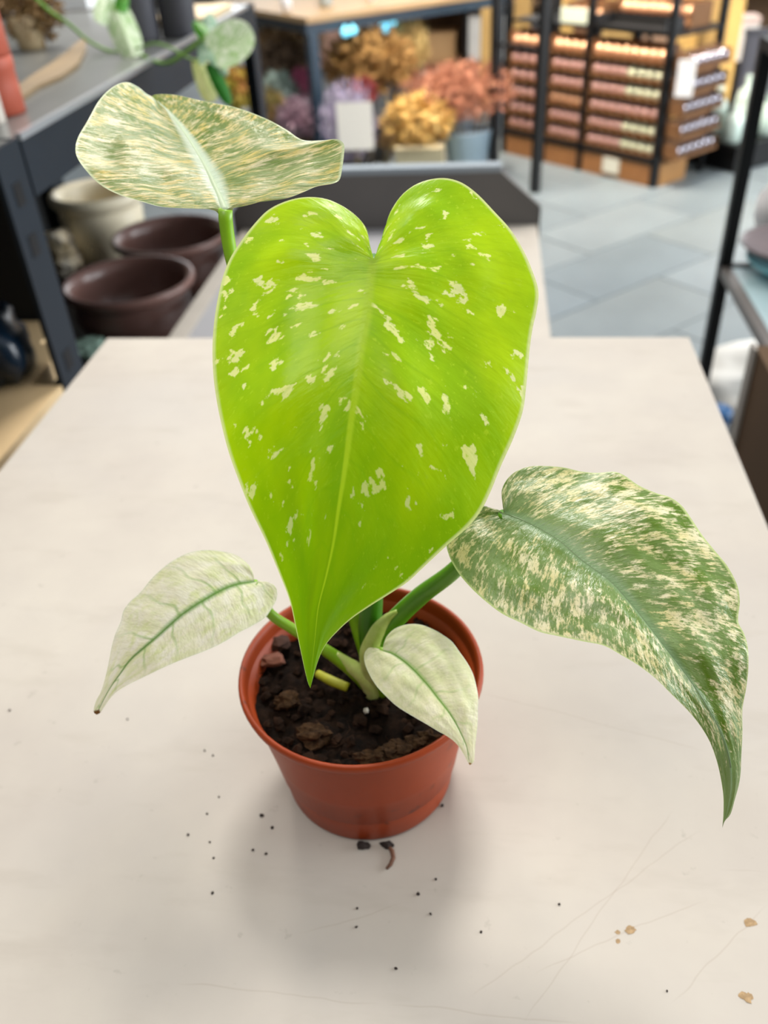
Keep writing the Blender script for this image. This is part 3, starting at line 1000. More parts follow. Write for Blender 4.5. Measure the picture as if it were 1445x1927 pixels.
terra = mat('terracotta_stack', (170, 80, 58), .6, 0, .08, 20)
tp = sp(2, 214)
for k in range(3):
    h = .062
    o = lathe_thing('terracotta_pot', [(.028, 0), (.0295, .001), (.0288, h * .5), (.0286, h * .74), (.0296, h * .76), (.0296, h - .002), (.028, h), (.022, h - .002), (.020, h * .3), (0, h * .3)],
                    (tp[0], tp[1], S0 + k * (h + .0004)), terra,
                    ('bottom', 'middle', 'top')[k] + ' terracotta pot of the stack at the shelf corner', 'pot', 'stacked terracotta pots', 32)
wpos = sp(-12, 232)
ws = empty('label_stand', (wpos[0], wpos[1], S0), 'white plastic label stand in front of the terracotta pots', 'stand')
whitep = mat('white_plastic', (222, 222, 220), .4)
MB().box((wpos[0] - .02, wpos[1] - .008, S0), (wpos[0] + .012, wpos[1] + .008, S0 + .072)).build('upright', mat('greyed_plastic', (190, 182, 172), .5), ws)
MB().box((wpos[0] - .03, wpos[1] - .012, S0 + .0722), (wpos[0] + .020, wpos[1] + .014, S0 + .086)).build('plate', whitep, ws)
tb = empty('tan_reflection_slab', (0, 0, 0), 'thin tan rounded slab standing in for a reflection on the grey shelf', 'board')  # solid tan slab shaped and coloured as a reflection in the shelf
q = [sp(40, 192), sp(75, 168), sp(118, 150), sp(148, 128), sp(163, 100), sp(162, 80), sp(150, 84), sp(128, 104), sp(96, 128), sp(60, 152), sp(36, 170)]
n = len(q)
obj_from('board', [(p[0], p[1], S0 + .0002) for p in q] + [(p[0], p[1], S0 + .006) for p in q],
         [tuple(range(n)), tuple(range(n, 2 * n))] + [(i, (i + 1) % n, (i + 1) % n + n, i + n) for i in range(n)], mat('tan_reflection', (132, 110, 78), .5, 0, .15, 18), tb)


def petals(center, rad, n_, size, seed, flat=0.6, up=0.0):
    rnd = random.Random(seed)
    V, F = [], []
    for i in range(n_):
        while True:
            p = np.array([rnd.gauss(0, .55) for _ in range(3)])
            if p @ p < 1.3:
                break
        c = np.asarray(center) + p * np.asarray(rad)
        a = np.array([rnd.gauss(0, 1) for _ in range(3)]) + p * 0.8 + np.array([0, 0, up])
        a /= np.linalg.norm(a)
        b = np.cross(a, np.array([rnd.gauss(0, 1) for _ in range(3)]))
        b /= np.linalg.norm(b)
        s_ = size * rnd.uniform(.6, 1.4)
        k = len(V)
        V += [c - b * s_ * flat * .5, c + a * s_, c + b * s_ * flat * .5, c - a * s_ * .3 + np.cross(a, b) * s_ * .25]
        F += [(k, k + 1, k + 2), (k, k + 2, k + 3)]
    return V, F


stalk = mat('dry_stalk', (120, 104, 62), .8)


def bunch(label, px, py, Y, rx, rz, rgb, rgb2, seed, n_=420, size=.035, up=0.0, vase_m=None, cat='dried flowers', flat=.6, base=None, zfoot=0.0, group='dried flower bunches under the table', name='dried_flower_bunch'):
    c = on(1, Y, px, py)
    if Y > 4.4 and base is None:          # keep the heads clear of the tabletop above
        rz = max(.05, min(rz, (.668 - c[2]) / 1.14))
    foot = np.array([c[0], Y + .05, zfoot]) if base is None else np.asarray(base, float)
    e = empty(name, foot, label, cat, group)
    m = mat('petal_%d_%d_%d' % rgb, rgb, .8, 0, 0, 9, 0, second=rgb2)
    V, F = petals(c, (rx, rx * .8, rz), int(n_ * 2.6), size * .85, seed, flat, up)
    o = obj_from('flower_heads', V, F, m, e)
    tag(o, kind='stuff')
    rnd = random.Random(seed + 1)
    s_ = MB()
    vh = min(.2, max(.05, (c[2] - foot[2]) * .4))
    for i in range(16):
        t = np.array([c[0] + rnd.uniform(-.7, .7) * rx, c[1] + rnd.uniform(-.5, .5) * rx, c[2] + rnd.uniform(-.6, .5) * rz])
        b = foot + np.array([rnd.uniform(-.03, .03), rnd.uniform(-.03, .03), vh * .35])
        s_.tube([b, (b + t) / 2 + np.array([0, 0, .01]), t], .0025 * max(.4, min(1, rx / .12)), 3)
    tag(s_.build('stems', stalk, e), kind='stuff')
    vr = min(.075, rx * .55)
    MB().lathe([(vr * .75, 0), (vr * .8, .002), (vr, vh), (vr * .93, vh), (vr * .72, .01), (0, .01)], foot, 24).build('vase', vase_m or mat('dark_vase', (54, 52, 52), .6), e, True)
    return e


d1 = sp(62, 92)
bunch('small brown dried bouquet in a beige vase on the rack shelf', 58, 22, d1[1] + .01, .048, .040, (116, 92, 58), (150, 116, 70), 5, 260, .014, 0,
      mat('beige_vase', (170, 150, 116), .6), base=(d1[0], d1[1], S0), group='little vases on the rack shelf', name='dried_bouquet')
d2 = sp(38, 86)
lathe_thing('small_vase', [(.010, 0), (.012, .001), (.017, .03), (.012, .052), (.009, .052), (.006, .03), (0, .03)], (d2[0] + .0, d2[1] + .03, S0), mat('pale_vase', (186, 184, 178), .5),
            'small pale grey vase beside the dried bouquet', 'vase', None, 24)
greyp = mat('grey_ceramic', (92, 92, 100), .5, 0, .08, 12)
for (px, py, r, h, m_, lb) in ((268, 78, .0250, .22, greyp, 'lighter grey tall cylinder vase on the shelf edge'),
                               (330, 73, .0310, .24, mat('dark_grey_ceramic', (62, 62, 68), .5, 0, .08, 12), 'darker grey tall cylinder vase on the shelf edge')):
    c = sp(px, py)
    lathe_thing('cylinder_vase', [(r * .96, 0), (r, .002), (r, h - .002), (r * .97, h), (r * .88, h), (r * .86, h - .01), (r * .86, .01), (0, .01)],
                (c[0], c[1] + r, S0), m_, lb, 'vase', 'grey cylinder vases on the shelf', 32)
tr = sp(120, 18)
tro = empty('white_tray', (tr[0], tr[1], S0), 'white shallow tray at the back of the rack shelf', 'tray')
MB().box((tr[0] - .06, tr[1] - .01, S0), (tr[0] + .06, tr[1] + .16, S0 + .008)).build('tray_base', mat('bright_white', (238, 240, 240), .4), tro)
for (a, b) in (((-.06, -.01), (.06, -.004)), ((-.06, .154), (.06, .16)), ((-.06, -.0039), (-.054, .1539)), ((.054, -.0039), (.06, .1539))):
    MB().box((tr[0] + a[0], tr[1] + a[1], S0 + .0082), (tr[0] + b[0], tr[1] + b[1], S0 + .03)).build('tray_wall', mat('bright_white', (238, 240, 240), .4), tro)
wp = on(2, S0 + .0, 395, 25)
MB_w = MB().box((-.055, -.05, 0), (.055, .16, .012)).build('pine_offcut', mat('light_pine', (224, 200, 160), .5, 0, .08, 14))
MB_w.location = (RX - .075, 1.80, S0)
tag(MB_w, 'pale pine offcut lying at the far end of the rack shelf', 'board')

# ---- trailing vine over the shelf edge
vroot = D(205, 95, 1.372)
vine = empty('trailing_vine', vroot, 'trailing variegated vine running along and over the rack shelf edge', 'plant')
vg = mat('vine_stem', (96, 140, 40), .45, 0, .15, 30)
petiole('stem', [(40, -30, 1.30), (90, 18, 1.33), (130, 46, 1.35), (165, 76, 1.362), (205, 96, 1.366), (255, 100, 1.33), (292, 116, 1.27), (318, 118, 1.24), (350, 98, 1.22), (390, 66, 1.20)],
        (.0028, .0028, .0026, .0025, .0024, .0024, .0024, .0026, .0028, .0026), vg, vine, 8, 60)
petiole('stem', [(225, 98, 1.35), (262, 90, 1.30), (292, 82, 1.27), (325, 92, 1.25), (352, 108, 1.24), (380, 118, 1.235)], (.0018, .0018, .0018, .0018, .0017, .0015), vg, vine, 6, 40)


def simple_leaf(base, tip, width, m, parent, lobe=.22, cup=.12, n_=40):
    """pixel+depth base and tip; width as a share of the length"""
    A, B = D(*base), D(*tip)
    ax = B - A
    Ln = np.linalg.norm(ax)
    ax /= Ln
    vw = CAM - (A + B) / 2
    vw /= np.linalg.norm(vw)
    sd = np.cross(ax, vw)
    sd /= np.linalg.norm(sd)
    nv = np.cross(sd, ax)
    ts = np.linspace(0, 1, n_)
    E = []
    for t in ts:
        th = math.pi * t
        yy = -lobe * math.sin(th * 2) * (1 if t < .5 else 0) * .8 + (0.5 - .5 * math.cos(th))
        xx = .5 * math.sin(th) ** .8 * (1 - .25 * t)
        E.append((xx * width, yy, -cup * math.sin(th)))
    R_ = np.array([A + ax * Ln * e[1] + sd * Ln * e[0] + nv * Ln * e[2] for e in E])
    L_ = np.array([A + ax * Ln * e[1] - sd * Ln * e[0] + nv * Ln * e[2] for e in E])
    mid = np.array([A + ax * Ln * t + nv * Ln * .02 * math.sin(math.pi * t) for t in np.linspace(0, 1, 20)])
    return sheet('leaf', mid, R_, L_, m, parent, bulge=.06, t0=.12, g=1.2, nw=8, ribmat=None, seed=base[0] * .01)


vm_w = leaf_mat('vine_pale', (150, 184, 120), (176, 204, 150), (222, 230, 206), (206, 220, 190), patch=(14, 4), thr=(.42, .56), transl=.35, midcol=(160, 190, 130), midw=.02, midfade=.04, rough=.4)
vm_g = leaf_mat('vine_green', (56, 138, 24), (80, 160, 40), (180, 208, 130), (170, 200, 120), patch=(14, 4), thr=(.52, .64), transl=.4, rough=.4, seed=4)
vm_d = leaf_mat('vine_deep', (34, 106, 26), (46, 122, 34), (80, 140, 60), (80, 140, 60), patch=(14, 4), thr=(.6, .7), transl=.3, rough=.4, seed=6)
vm_y = leaf_mat('vine_cream', (176, 196, 104), (200, 212, 130), (232, 232, 178), (226, 228, 160), patch=(14, 4), thr=(.42, .56), transl=.4, rough=.4, seed=9)
vm_b = leaf_mat('vine_grey_green', (126, 160, 132), (146, 178, 150), (196, 214, 196), (190, 208, 190), patch=(14, 4), thr=(.5, .62), transl=.3, rough=.4, seed=12)
simple_leaf((214, 8, 1.33), (252, 108, 1.30), .46, vm_w, vine)
simple_leaf((232, -8, 1.32), (222, 42, 1.33), .62, vm_g, vine)
simple_leaf((205, -6, 1.33), (188, 44, 1.31), .60, vm_w, vine)
simple_leaf((402, 100, 1.19), (474, 56, 1.18), .98, vm_w, vine, .2, .1)
simple_leaf((393, 112, 1.20), (395, 24, 1.22), .46, vm_b, vine)
simple_leaf((388, 70, 1.20), (364, 40, 1.21), .55, vm_g, vine)
simple_leaf((374, 112, 1.235), (398, 192, 1.22), .42, vm_y, vine)
simple_leaf((396, 122, 1.21), (432, 198, 1.22), .38, vm_d, vine)
simple_leaf((402, 118, 1.215), (428, 140, 1.21), .55, vm_b, vine)

# ------------------------------------------------------------------ wood-topped display table
T2Z = .75
tc0 = on(2, T2Z, 577, 34)[:2]
a1 = np.array([math.cos(math.radians(39.5)), math.sin(math.radians(39.5))])
a2 = np.array([-a1[1], a1[0]])
L1, L2 = 1.25, 1.1
t2 = empty('display_table', (0, 0, 0), 'wooden-topped table on navy metal legs above the dried flowers', 'table')
rz = math.radians(39.5)


def tbox(u0, v0, z0, u1, v1, z1):
    o = MB()
    o.box((tc0[0] + u0, tc0[1] + v0, z0), (tc0[0] + u1, tc0[1] + v1, z1), rz, (tc0[0], tc0[1], 0))
    return o


pine = mat('pine_top', (168, 138, 98), .5, 0, .08, 9)
for k in range(5):
    tbox(0, k * L2 / 5 + .0006, T2Z - .025, L1, (k + 1) * L2 / 5 - .0006, T2Z).build('plank', pine, t2)
nb = mat('blue_navy_metal', (30, 52, 70), .45)
tbox(.0, .012, T2Z - .072, L1, .05, T2Z - .0255).build('frame_rail', nb, t2)
tbox(.0, L2 - .05, T2Z - .072, L1, L2 - .012, T2Z - .0255).build('frame_rail', nb, t2)
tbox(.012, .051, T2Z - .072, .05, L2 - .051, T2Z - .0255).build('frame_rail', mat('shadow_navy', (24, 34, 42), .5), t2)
for (u_, v_) in ((.012, .012), (.012, L2 - .06), (L1 - .06, L2 - .06), (L1 - .06, .012)):
    tbox(u_, v_, 0, u_ + .05, v_ + .05, T2Z - .0725).build('leg', nb, t2)


def t2p(u_, v_):
    p = tc0 + a1 * u_ + a2 * v_
    return p


for (px, py, r, h, m_, lb) in ((540, 22, .030, .09, mat('white_cup', (228, 228, 232), .35), 'white ceramic cup on the wooden tabletop'),
                               (613, 12, .045, .10, mat('pale_blue_cup', (190, 204, 210), .35), 'pale blue-grey cup on the wooden tabletop'),
                               (697, 3, .03, .08, mat('white_cup2', (236, 236, 238), .35), 'small white cup nearest the far edge of the wooden tabletop')):
    c = on(2, T2Z, px, py)
    lathe_thing('cup', [(r * .7, 0), (r * .75, .001), (r, h), (r * .94, h), (r * .68, .006), (0, .006)], (c[0], c[1], T2Z + .0003), m_, lb, 'cup', 'cups on the wooden table', 28)

for k, (px, py, rr, Yb) in enumerate(((650, 60, .022, 4.74), (664, 57, .020, 4.74), (721, 45, .020, 5.08), (738, 41, .021, 5.08), (729, 56, .020, 5.08))):
    c = on(1, Yb, px, py)
    o = MB().lathe([(.002, rr * 1.3), (rr * .35, rr * 1.25), (rr * .35, rr * .85), (rr * .8, rr * .55), (rr, 0), (rr * .8, -rr * .6), (rr * .4, -rr * .92), (0.001, -rr)][::-1], (0, 0, 0), 20).build('string_light', mat('lit_blue_bulb', (120, 215, 240), .3, emit=1.6), smooth=True)
    o.location = tuple(c)
    tag(o, ['left bulb of the lit blue pair by the navy table leg', 'right bulb of the lit blue pair by the navy table leg', 'left bulb of the lit blue trio under the tabletop', 'upper right bulb of the lit blue trio under the tabletop', 'lowest bulb of the lit blue trio under the tabletop'][k], 'lamp', 'lit blue bulbs under the table')

# dried flowers
bunch('large ochre-brown dried bunch right of the navy table leg', 695, 118, 4.95, .23, .21, (146, 106, 54), (176, 138, 80), 11, 800, .04, .6)
bunch('tall straw-yellow grass bunch behind the ochre bunch', 768, 92, 5.15, .10, .22, (200, 170, 104), (222, 200, 140), 12, 420, .05, 2.5, flat=.25)
bunch('rust-pink feathery bunch standing in the blue-grey bucket', 862, 172, 4.62, .25, .12, (158, 96, 72), (200, 142, 112), 13, 1000, .04, .4, flat=.3, base=(on(1, 4.62, 880, 300)[0], 4.60, .012))
bunch('golden yellow dried bunch in front of the rust-pink one', 785, 226, 4.45, .16, .11, (202, 158, 78), (232, 198, 124), 14, 520, .04, .3, base=(on(1, 4.45, 785, 226)[0], 4.70, 0))
bunch('pale beige fluffy bunch with straw tips by the golden one', 745, 260, 4.42, .07, .07, (176, 140, 90), (120, 92, 60), 24, 220, .03, .3, base=(on(1, 4.42, 745, 260)[0] - .08, 4.46, 0))
bunch('pale lavender bunch behind the white price card', 655, 232, 4.5, .13, .17, (158, 148, 178), (196, 186, 206), 15, 620, .034, 2.0, flat=.3)
bunch('dark red bunch above the lavender', 684, 172, 4.75, .06, .06, (140, 54, 54), (170, 80, 80), 16, 200, .03, .5)
bunch('beige fluffy bunch left of the navy table leg', 545, 78, 5.4, .17, .13, (196, 164, 120), (222, 200, 168), 17, 520, .045, .2)
bunch('brown seedhead bunch under the beige fluffy one', 525, 125, 5.2, .16, .11, (112, 92, 76), (142, 120, 96), 18, 420, .04, .4)
bunch('magenta flower bunch beside the navy table leg', 570, 158, 5.0, .06, .07, (176, 78, 118), (204, 124, 156), 19, 200, .03, .5)
bunch('teal-grey eucalyptus bunch among the dried flowers', 525, 168, 4.95, .09, .07, (132, 150, 140), (156, 172, 164), 20, 260, .035, .4)
bunch('orange-green mixed bunch beside the rack post', 508, 198, 4.8, .07, .07, (196, 148, 100), (120, 132, 70), 21, 240, .03, .4)
bunch('mauve-pink bunch at the foot of the navy table leg', 565, 222, 4.75, .12, .09, (150, 104, 122), (186, 168, 180), 22, 420, .03, .6)
bunch('white speckled bunch behind the rack post', 488, 62, 5.5, .07, .13, (176, 188, 196), (206, 214, 220), 23, 240, .035, .6)
bunch('yellow-green foliage bunch below the trailing vine', 448, 165, 4.2, .09, .08, (150, 170, 40), (196, 120, 70), 25, 240, .035, .4)

bk = on(1, 4.6, 880, 300)
lathe_thing('bucket', [(.085, 0), (.09, .002), (.122, .235), (.128, .24), (.124, .246), (.117, .24), (.084, .008), (0, .008)], (bk[0], 4.6, 0.0003), mat('blue_grey_zinc', (164, 186, 202), .4, .15, .05, 10),
            'blue-grey metal bucket holding the rust-pink bunch', 'bucket')
bx = on(1, 4.35, 790, 296)
bxe = empty('carton', (bx[0], 4.35, 0), 'beige carton standing left of the blue-grey bucket', 'box')
MB().box((bx[0] - .12, 4.35, .0003), (bx[0] + .115, 4.60, bx[2] + .05)).build('carton_body', mat('beige_card', (186, 174, 142), .7, 0, .05, 14), bxe)
MB().box((bx[0] - .12, 4.30, bx[2] + .0505), (bx[0] + .115, 4.345, bx[2] + .053)).build('flap', mat('beige_card', (186, 174, 142), .7), bxe)
pc = on(1, 4.30, 668, 238)
pce = empty('price_card', (pc[0], 4.30, 0), 'white price card on a thin stick in front of the lavender', 'sign')
MB().box((pc[0] - .085, 4.30, pc[2] - .105), (pc[0] + .085, 4.304, pc[2] + .105)).build('card', mat('card_white', (226, 222, 214), .7), pce)
MB().tube([(pc[0], 4.306, 0), (pc[0], 4.306, pc[2])], .004, 6).build('stick', stalk, pce)

# ------------------------------------------------------------------ slim black frame in front of the bauble rack
sf = empty('metal_frame', (.235, 4.344, 0), 'slim black upright metal frame standing before the bauble rack', 'frame')
dvec = np.array([-math.sin(GRID), math.cos(GRID)])
fp = [np.array([.235, 4.344]), np.array([.235, 4.344]) + dvec * .30]
for p in fp:
    MB().box((p[0] - .018, p[1] - .018, 0), (p[0] + .018, p[1] + .018, 1.35), GRID, (p[0], p[1], 0)).build('post', black, sf)
for z in (1.33, .62):
    a_, b_ = fp
    MB().tube([(a_[0], a_[1], z), (b_[0], b_[1], z)], .010, 6).build('rail', black, sf)

# ------------------------------------------------------------------ bauble rack
DC = np.array([.80, 4.365])
df = np.array([-.70, .714])     # along the front
ds = np.array([.714, .70])      # along the side
drot = math.atan2(df[1], df[0])   # local x = along the front (from the corner), local -y = outwards
dr = empty('bauble_rack', (DC[0], DC[1], 0), 'black metal rack holding trays of baubles above wooden drawers', 'display rack', rz=0)


def dbox(t0_, s0, z0, t1, s1, z1):
    """box in rack coordinates: t along the front, s into the rack"""
    c = [DC + df * t + ds * s for t in (t0_, t1) for s in (s0, s1)]
    o = MB()
    o.v = [(c[i][0], c[i][1], z) for z in (z0, z1) for i in (0, 1, 3, 2)]
    o.f = [(0, 3, 2, 1), (4, 5, 6, 7), (0, 1, 5, 4), (1, 2, 6, 5), (2, 3, 7, 6), (3, 0, 4, 7)]
    return o


DEP = .40
cols = [(.035, .455), (.495, .715), (.755, 1.0)]
for t_ in (0.0, .46, .72, 1.005):
    for s_ in (0.0, DEP - .03):
        dbox(t_, s_, 0, t_ + .03, s_ + .03, 1.15 if s_ == 0 else .9).build('post', black, dr)
dbox(.0305, .0, .105, 1.004, DEP, .135).build('bottom_rail', black, dr)
wood_dr = mat('drawer_wood', (140, 94, 52), .55, 0, .12, 14)
for (a_, b_) in ((.032, .24), (.245, .455), (.492, .715), (.752, 1.0)):
    dd = dbox(a_, .006, .0005, b_, .24, .1045).build('drawer', wood_dr, dr)
    if a_ == .245:
        dbox(a_ - .03, -.003, .025, a_ + .07, .005, .095).build('label_card', mat('card_pale', (206, 204, 190), .7), dd)
dbox(-.004, .035, .0005, .0, .24, .1045).build('side_board', mat('drawer_side', (150, 106, 54), .55, 0, .1, 14), dr)
dbox(.0, .031, .64, 1.0, DEP, .655).build('top_shelf', black, dr)
card = mat('kraft_card', (118, 80, 46), .8, 0, .12, 20)
ballm = {'pink': mat('pink_bauble', (238, 190, 180), .16, .35), 'cream': mat('cream_bauble', (238, 240, 206), .2, .15), 'silver': mat('silver_bauble', (170, 164, 172), .14, .8),
         'copper': mat('copper_bauble', (240, 186, 146), .18, .4)}
bmesh_by = {}
for k, m_ in ballm.items():
    mb = MB().lathe([(.0005, -.0245), (.010, -.0225), (.019, -.0155), (.0242, -.004), (.0238, .006), (.019, .0155), (.010, .0225), (.004, .0245), (.004, .030), (.0005, .030)], (0, 0, 0), 14)
    me = bpy.data.meshes.new('bauble_' + k)
    me.from_pydata(mb.v, [], mb.f)
    me.polygons.foreach_set('use_smooth', [True] * len(me.polygons))
    me.materials.append(m_)
    bmesh_by[k] = me


def bauble(kind, t, s, z, label, group):
    o = bpy.data.objects.new('bauble', bmesh_by[kind])
    p = DC + df * t + ds * s
    o.location = (p[0], p[1], z)
    o.rotation_euler = (random.uniform(-.3, .3), random.uniform(-.3, .3), random.uniform(0, 6))
    link(o)
    tag(o, label, 'bauble', group)


ROWN = ['bottom', 'second lowest', 'third lowest', 'third highest', 'second highest', 'top']
COLN = ['wide column by the rack corner', 'middle column', 'far column']
COLS = ['wide column', 'middle column', 'far column']
ORD = ['first', 'second', 'third', 'fourth', 'fifth', 'sixth', 'seventh', 'eighth', 'ninth']


def tray(t0_, t1, s0, s1, z, h, label, group, m_=None):
    p = DC + df * (t0_ + t1) / 2 + ds * (s0 + s1) / 2
    e = empty('cardboard_tray', (p[0], p[1], z), label, 'tray', group)
    mm = m_ or card
    dbox(t0_, s0, z, t1, s1, z + .004).build('tray_base', mm, e)
    dbox(t0_, s0, z + .0042, t1, s0 + .004, z + .012).build('front_lip', mm, e)
    dbox(t0_, s1 - .004, z + .0042, t1, s1, z + h).build('tray_back', mm, e)
    dbox(t0_, s0 + .0042, z + .0042, t0_ + .004, s1 - .0042, z + h).build('tray_side', mm, e)
    dbox(t1 - .004, s0 + .0042, z + .0042, t1, s1 - .0042, z + h).build('tray_side', mm, e)
    return e


PIT = .0790
for r_ in range(6):
    z = .1355 + r_ * PIT
    for ci, (a_, b_) in enumerate(cols):
        tray(a_, b_, .004, .125, z, PIT - .006, 'kraft tray of baubles, %s row, %s' % (ROWN[r_], COLN[ci]), 'bauble trays on the rack front')
        nball = int((b_ - a_ - .01) / .0505)
        for k in range(nball):
            t = a_ + .03 + k * (b_ - a_ - .06) / max(1, nball - 1)
            kind = 'cream' if (ci == 0 and r_ in (0, 1, 3, 4) and k < nball * .42) else ('copper' if r_ == 5 or (r_ in (2,) and ci == 1) else 'pink')
            lab = {'pink': 'shiny pink bauble', 'cream': 'shiny cream-green bauble', 'copper': 'shiny copper bauble'}[kind] + ', %s from the corner, %s row, %s' % (ORD[k], ROWN[r_], COLS[ci])
            bauble(kind, t, .0335, z + .030, lab, 'baubles in the %s row, %s' % (ROWN[r_], COLS[ci]))
# trays on the side face
SROW = ['lowest', 'second lowest', 'middle', 'second highest', 'highest']
for r_ in range(5):
    z = .1355 + r_ * .094
    p = DC + df * .02 + ds * .2
    e = empty('cardboard_tray', (p[0], p[1], z), 'kraft tray of silver baubles on the rack side, %s row' % SROW[r_], 'tray', 'bauble trays on the rack side')
    dbox(-.088, .035, z, -.006, .345, z + .004).build('tray_base', card, e)
    dbox(-.088, .035, z + .0042, -.084, .345, z + .014).build('front_lip', card, e)
    dbox(-.010, .035, z + .0042, -.006, .345, z + .075).build('tray_back', card, e)
    dbox(-.0838, .035, z + .0042, -.0102, .039, z + .060).build('tray_side', card, e)
    dbox(-.0838, .341, z + .0042, -.0102, .345, z + .060).build('tray_side', card, e)
    for k in range(6):
        bauble('silver', -.056, .064 + k * .0505, z + .033, 'shiny silver bauble, %s from the corner, %s tray on the rack side' % (ORD[k], SROW[r_]), 'silver baubles, %s side tray' % SROW[r_])
# top of the rack
dbl = mat('black_card', (20, 19, 20), .6)
tray(.06, .455, .02, .16, .6556, .05, 'black tray on top of the rack corner', 'trays on top of the rack', dbl)
tray(.04, .47, .17, .33, .6556, .10, 'raised kraft tray of copper baubles on top of the rack', 'trays on top of the rack')
tray(.49, .72, .10, .26, .6556, .08, 'shorter kraft tray of copper baubles on top of the rack', 'trays on top of the rack')
for k in range(8):
    bauble('copper', .075 + k * .0505, .205, .6556 + .062, 'shiny copper bauble, %s from the corner, raised tray on top' % ORD[k], 'copper baubles in the raised tray')
    if k < 4:
        bauble('copper', .52 + k * .0505, .135, .6556 + .034, 'shiny copper bauble, %s from the corner, shorter tray on top' % ORD[k], 'copper baubles in the shorter tray')
p = DC + df * .60 + ds * .06
cdm = dbox(.53, .05, .6556, .70, .056, .72).build('info_card', mat('card_green_white', (216, 224, 204), .6))
tag(cdm, 'pale green-white card standing on the rack top', 'card')
hg = empty('hanging_tag', tuple(DC + df * (-.03) + ds * .05) + (.56,), 'white paper tag hanging from the rack corner', 'tag')
c = DC + df * (-.100) + ds * (-.01)
MB().box((c[0] - .038, c[1] - .002, .42), (c[0] + .038, c[1] + .002, .57), -.35, (c[0], c[1], 0)).build('tag_card', mat('tag_white', (232, 234, 238), .6), hg)
MB().tube([(c[0], c[1], .57), (c[0] - .01, c[1] + .06, .645)], .0015, 5).build('string', stalk, hg)

# wooden slats and goods behind the rack
yw = mat('yellow_pine_board', (216, 176, 104), .55, 0, .12, 6)
yw2 = mat('dull_pine_board', (184, 150, 92), .6, 0, .12, 6)
for i, (x0, x1, yb, Y, m_) in enumerate(((1048, 1082, 60, 6.2, yw), (1120, 1195, 60, 6.4, yw2), (1282, 1322, 80, 5.6, yw), (1326, 1362, 90, 5.7, yw2), (1363, 1402, 205, 5.1, yw), (905, 945, 75, 6.3, yw2), (968, 1000, 60, 6.5, yw2))):
    a_ = on(1, Y, x0, 10)
    b_ = on(1, Y, x1, 10)
    e = MB().box((a_[0], Y, 0), (b_[0], Y + .03, 1.25 + .05 * (i % 3))).build('pine_board', m_)
    tag(e, ['yellow pine board standing behind the middle column of baubles', 'wide dull pine board behind the raised copper tray', 'bright yellow pine board right of the rack corner', 'dull pine board between two yellow ones right of the rack',
            'long yellow pine board rightmost, reaching lowest', 'dull brown board left of the slim black frame', 'narrow dull board just left of the slim frame post'][i], 'board', 'pine boards behind the rack')
back_sh = empty('storage_shelf', (0, 7.6, 0), 'dim brown storage shelf far behind the bauble rack', 'shelf')
dbr = mat('dim_brown_board', (128, 100, 72), .7, 0, .15, 4)
for z in (.02, .42, .82):
    MB().box((-1.6, 7.6, z), (2.6, 8.1, z + .03)).build('shelf_board', dbr, back_sh)
MB().box((-1.6, 8.105, 0), (2.6, 8.13, 1.4)).build('back_board', dbr, back_sh)
for x in (-1.64, -.2, 1.2, 2.61):
    MB().box((x, 7.58, 0), (x + .035, 7.598, 1.4)).build('post', black, back_sh)
rndb = random.Random(3)
names = ['pinkish', 'cream', 'tan', 'white', 'grey', 'brown', 'peach', 'sand']
colsb = [(206, 160, 140), (226, 212, 186), (190, 150, 104), (222, 218, 212), (120, 118, 120), (136, 96, 66), (222, 176, 140), (200, 180, 140)]
xx = -1.5
i = 0
for z, zl in ((.0505, 'lowest'), (.4505, 'middle'), (.8505, 'upper')):
    xx = -1.5
    for k in range(8):
        w_ = rndb.uniform(.3, .42)
        h_ = rndb.uniform(.16, .30)
        j = (k + int(z * 7)) % 8
        b_ = empty('storage_box', (xx + w_ / 2, 7.8, z), '%s storage box on the %s board of the far shelf' % (names[j], zl), 'box', 'boxes on the far storage shelf')
        mm = mat('box_' + names[j], colsb[j], .7, 0, .08, 8)
        MB().box((xx, 7.66, z), (xx + w_, 8.0, z + h_)).build('box_body', mm, b_)
        MB().box((xx - .006, 7.654, z + h_ + .0003), (xx + w_ + .006, 8.006, z + h_ + .03)).build('lid', mm, b_)
        xx += w_ + .09

# black plinth with pale bottles
q0, q1 = on(2, 0, 1300, 352)[:2], on(2, 0, 1470, 304)[:2]
pv = (q1 - q0) / np.linalg.norm(q1 - q0)
pn = np.array([-pv[1], pv[0]])
pl = empty('plinth', (q0[0], q0[1], 0), 'low black plinth right of the bauble rack', 'plinth')


def qbox(a0, b0, z0, a1_, b1_, z1):
    c_ = [q0 + pv * a + pn * b for a, b in ((a0, b0), (a1_, b0), (a1_, b1_), (a0, b1_))]
    o = MB()
    o.v = [(p[0], p[1], z) for z in (z0, z1) for p in c_]
    o.f = [(0, 3, 2, 1), (4, 5, 6, 7), (0, 1, 5, 4), (1, 2, 6, 5), (2, 3, 7, 6), (3, 0, 4, 7)]
    return o


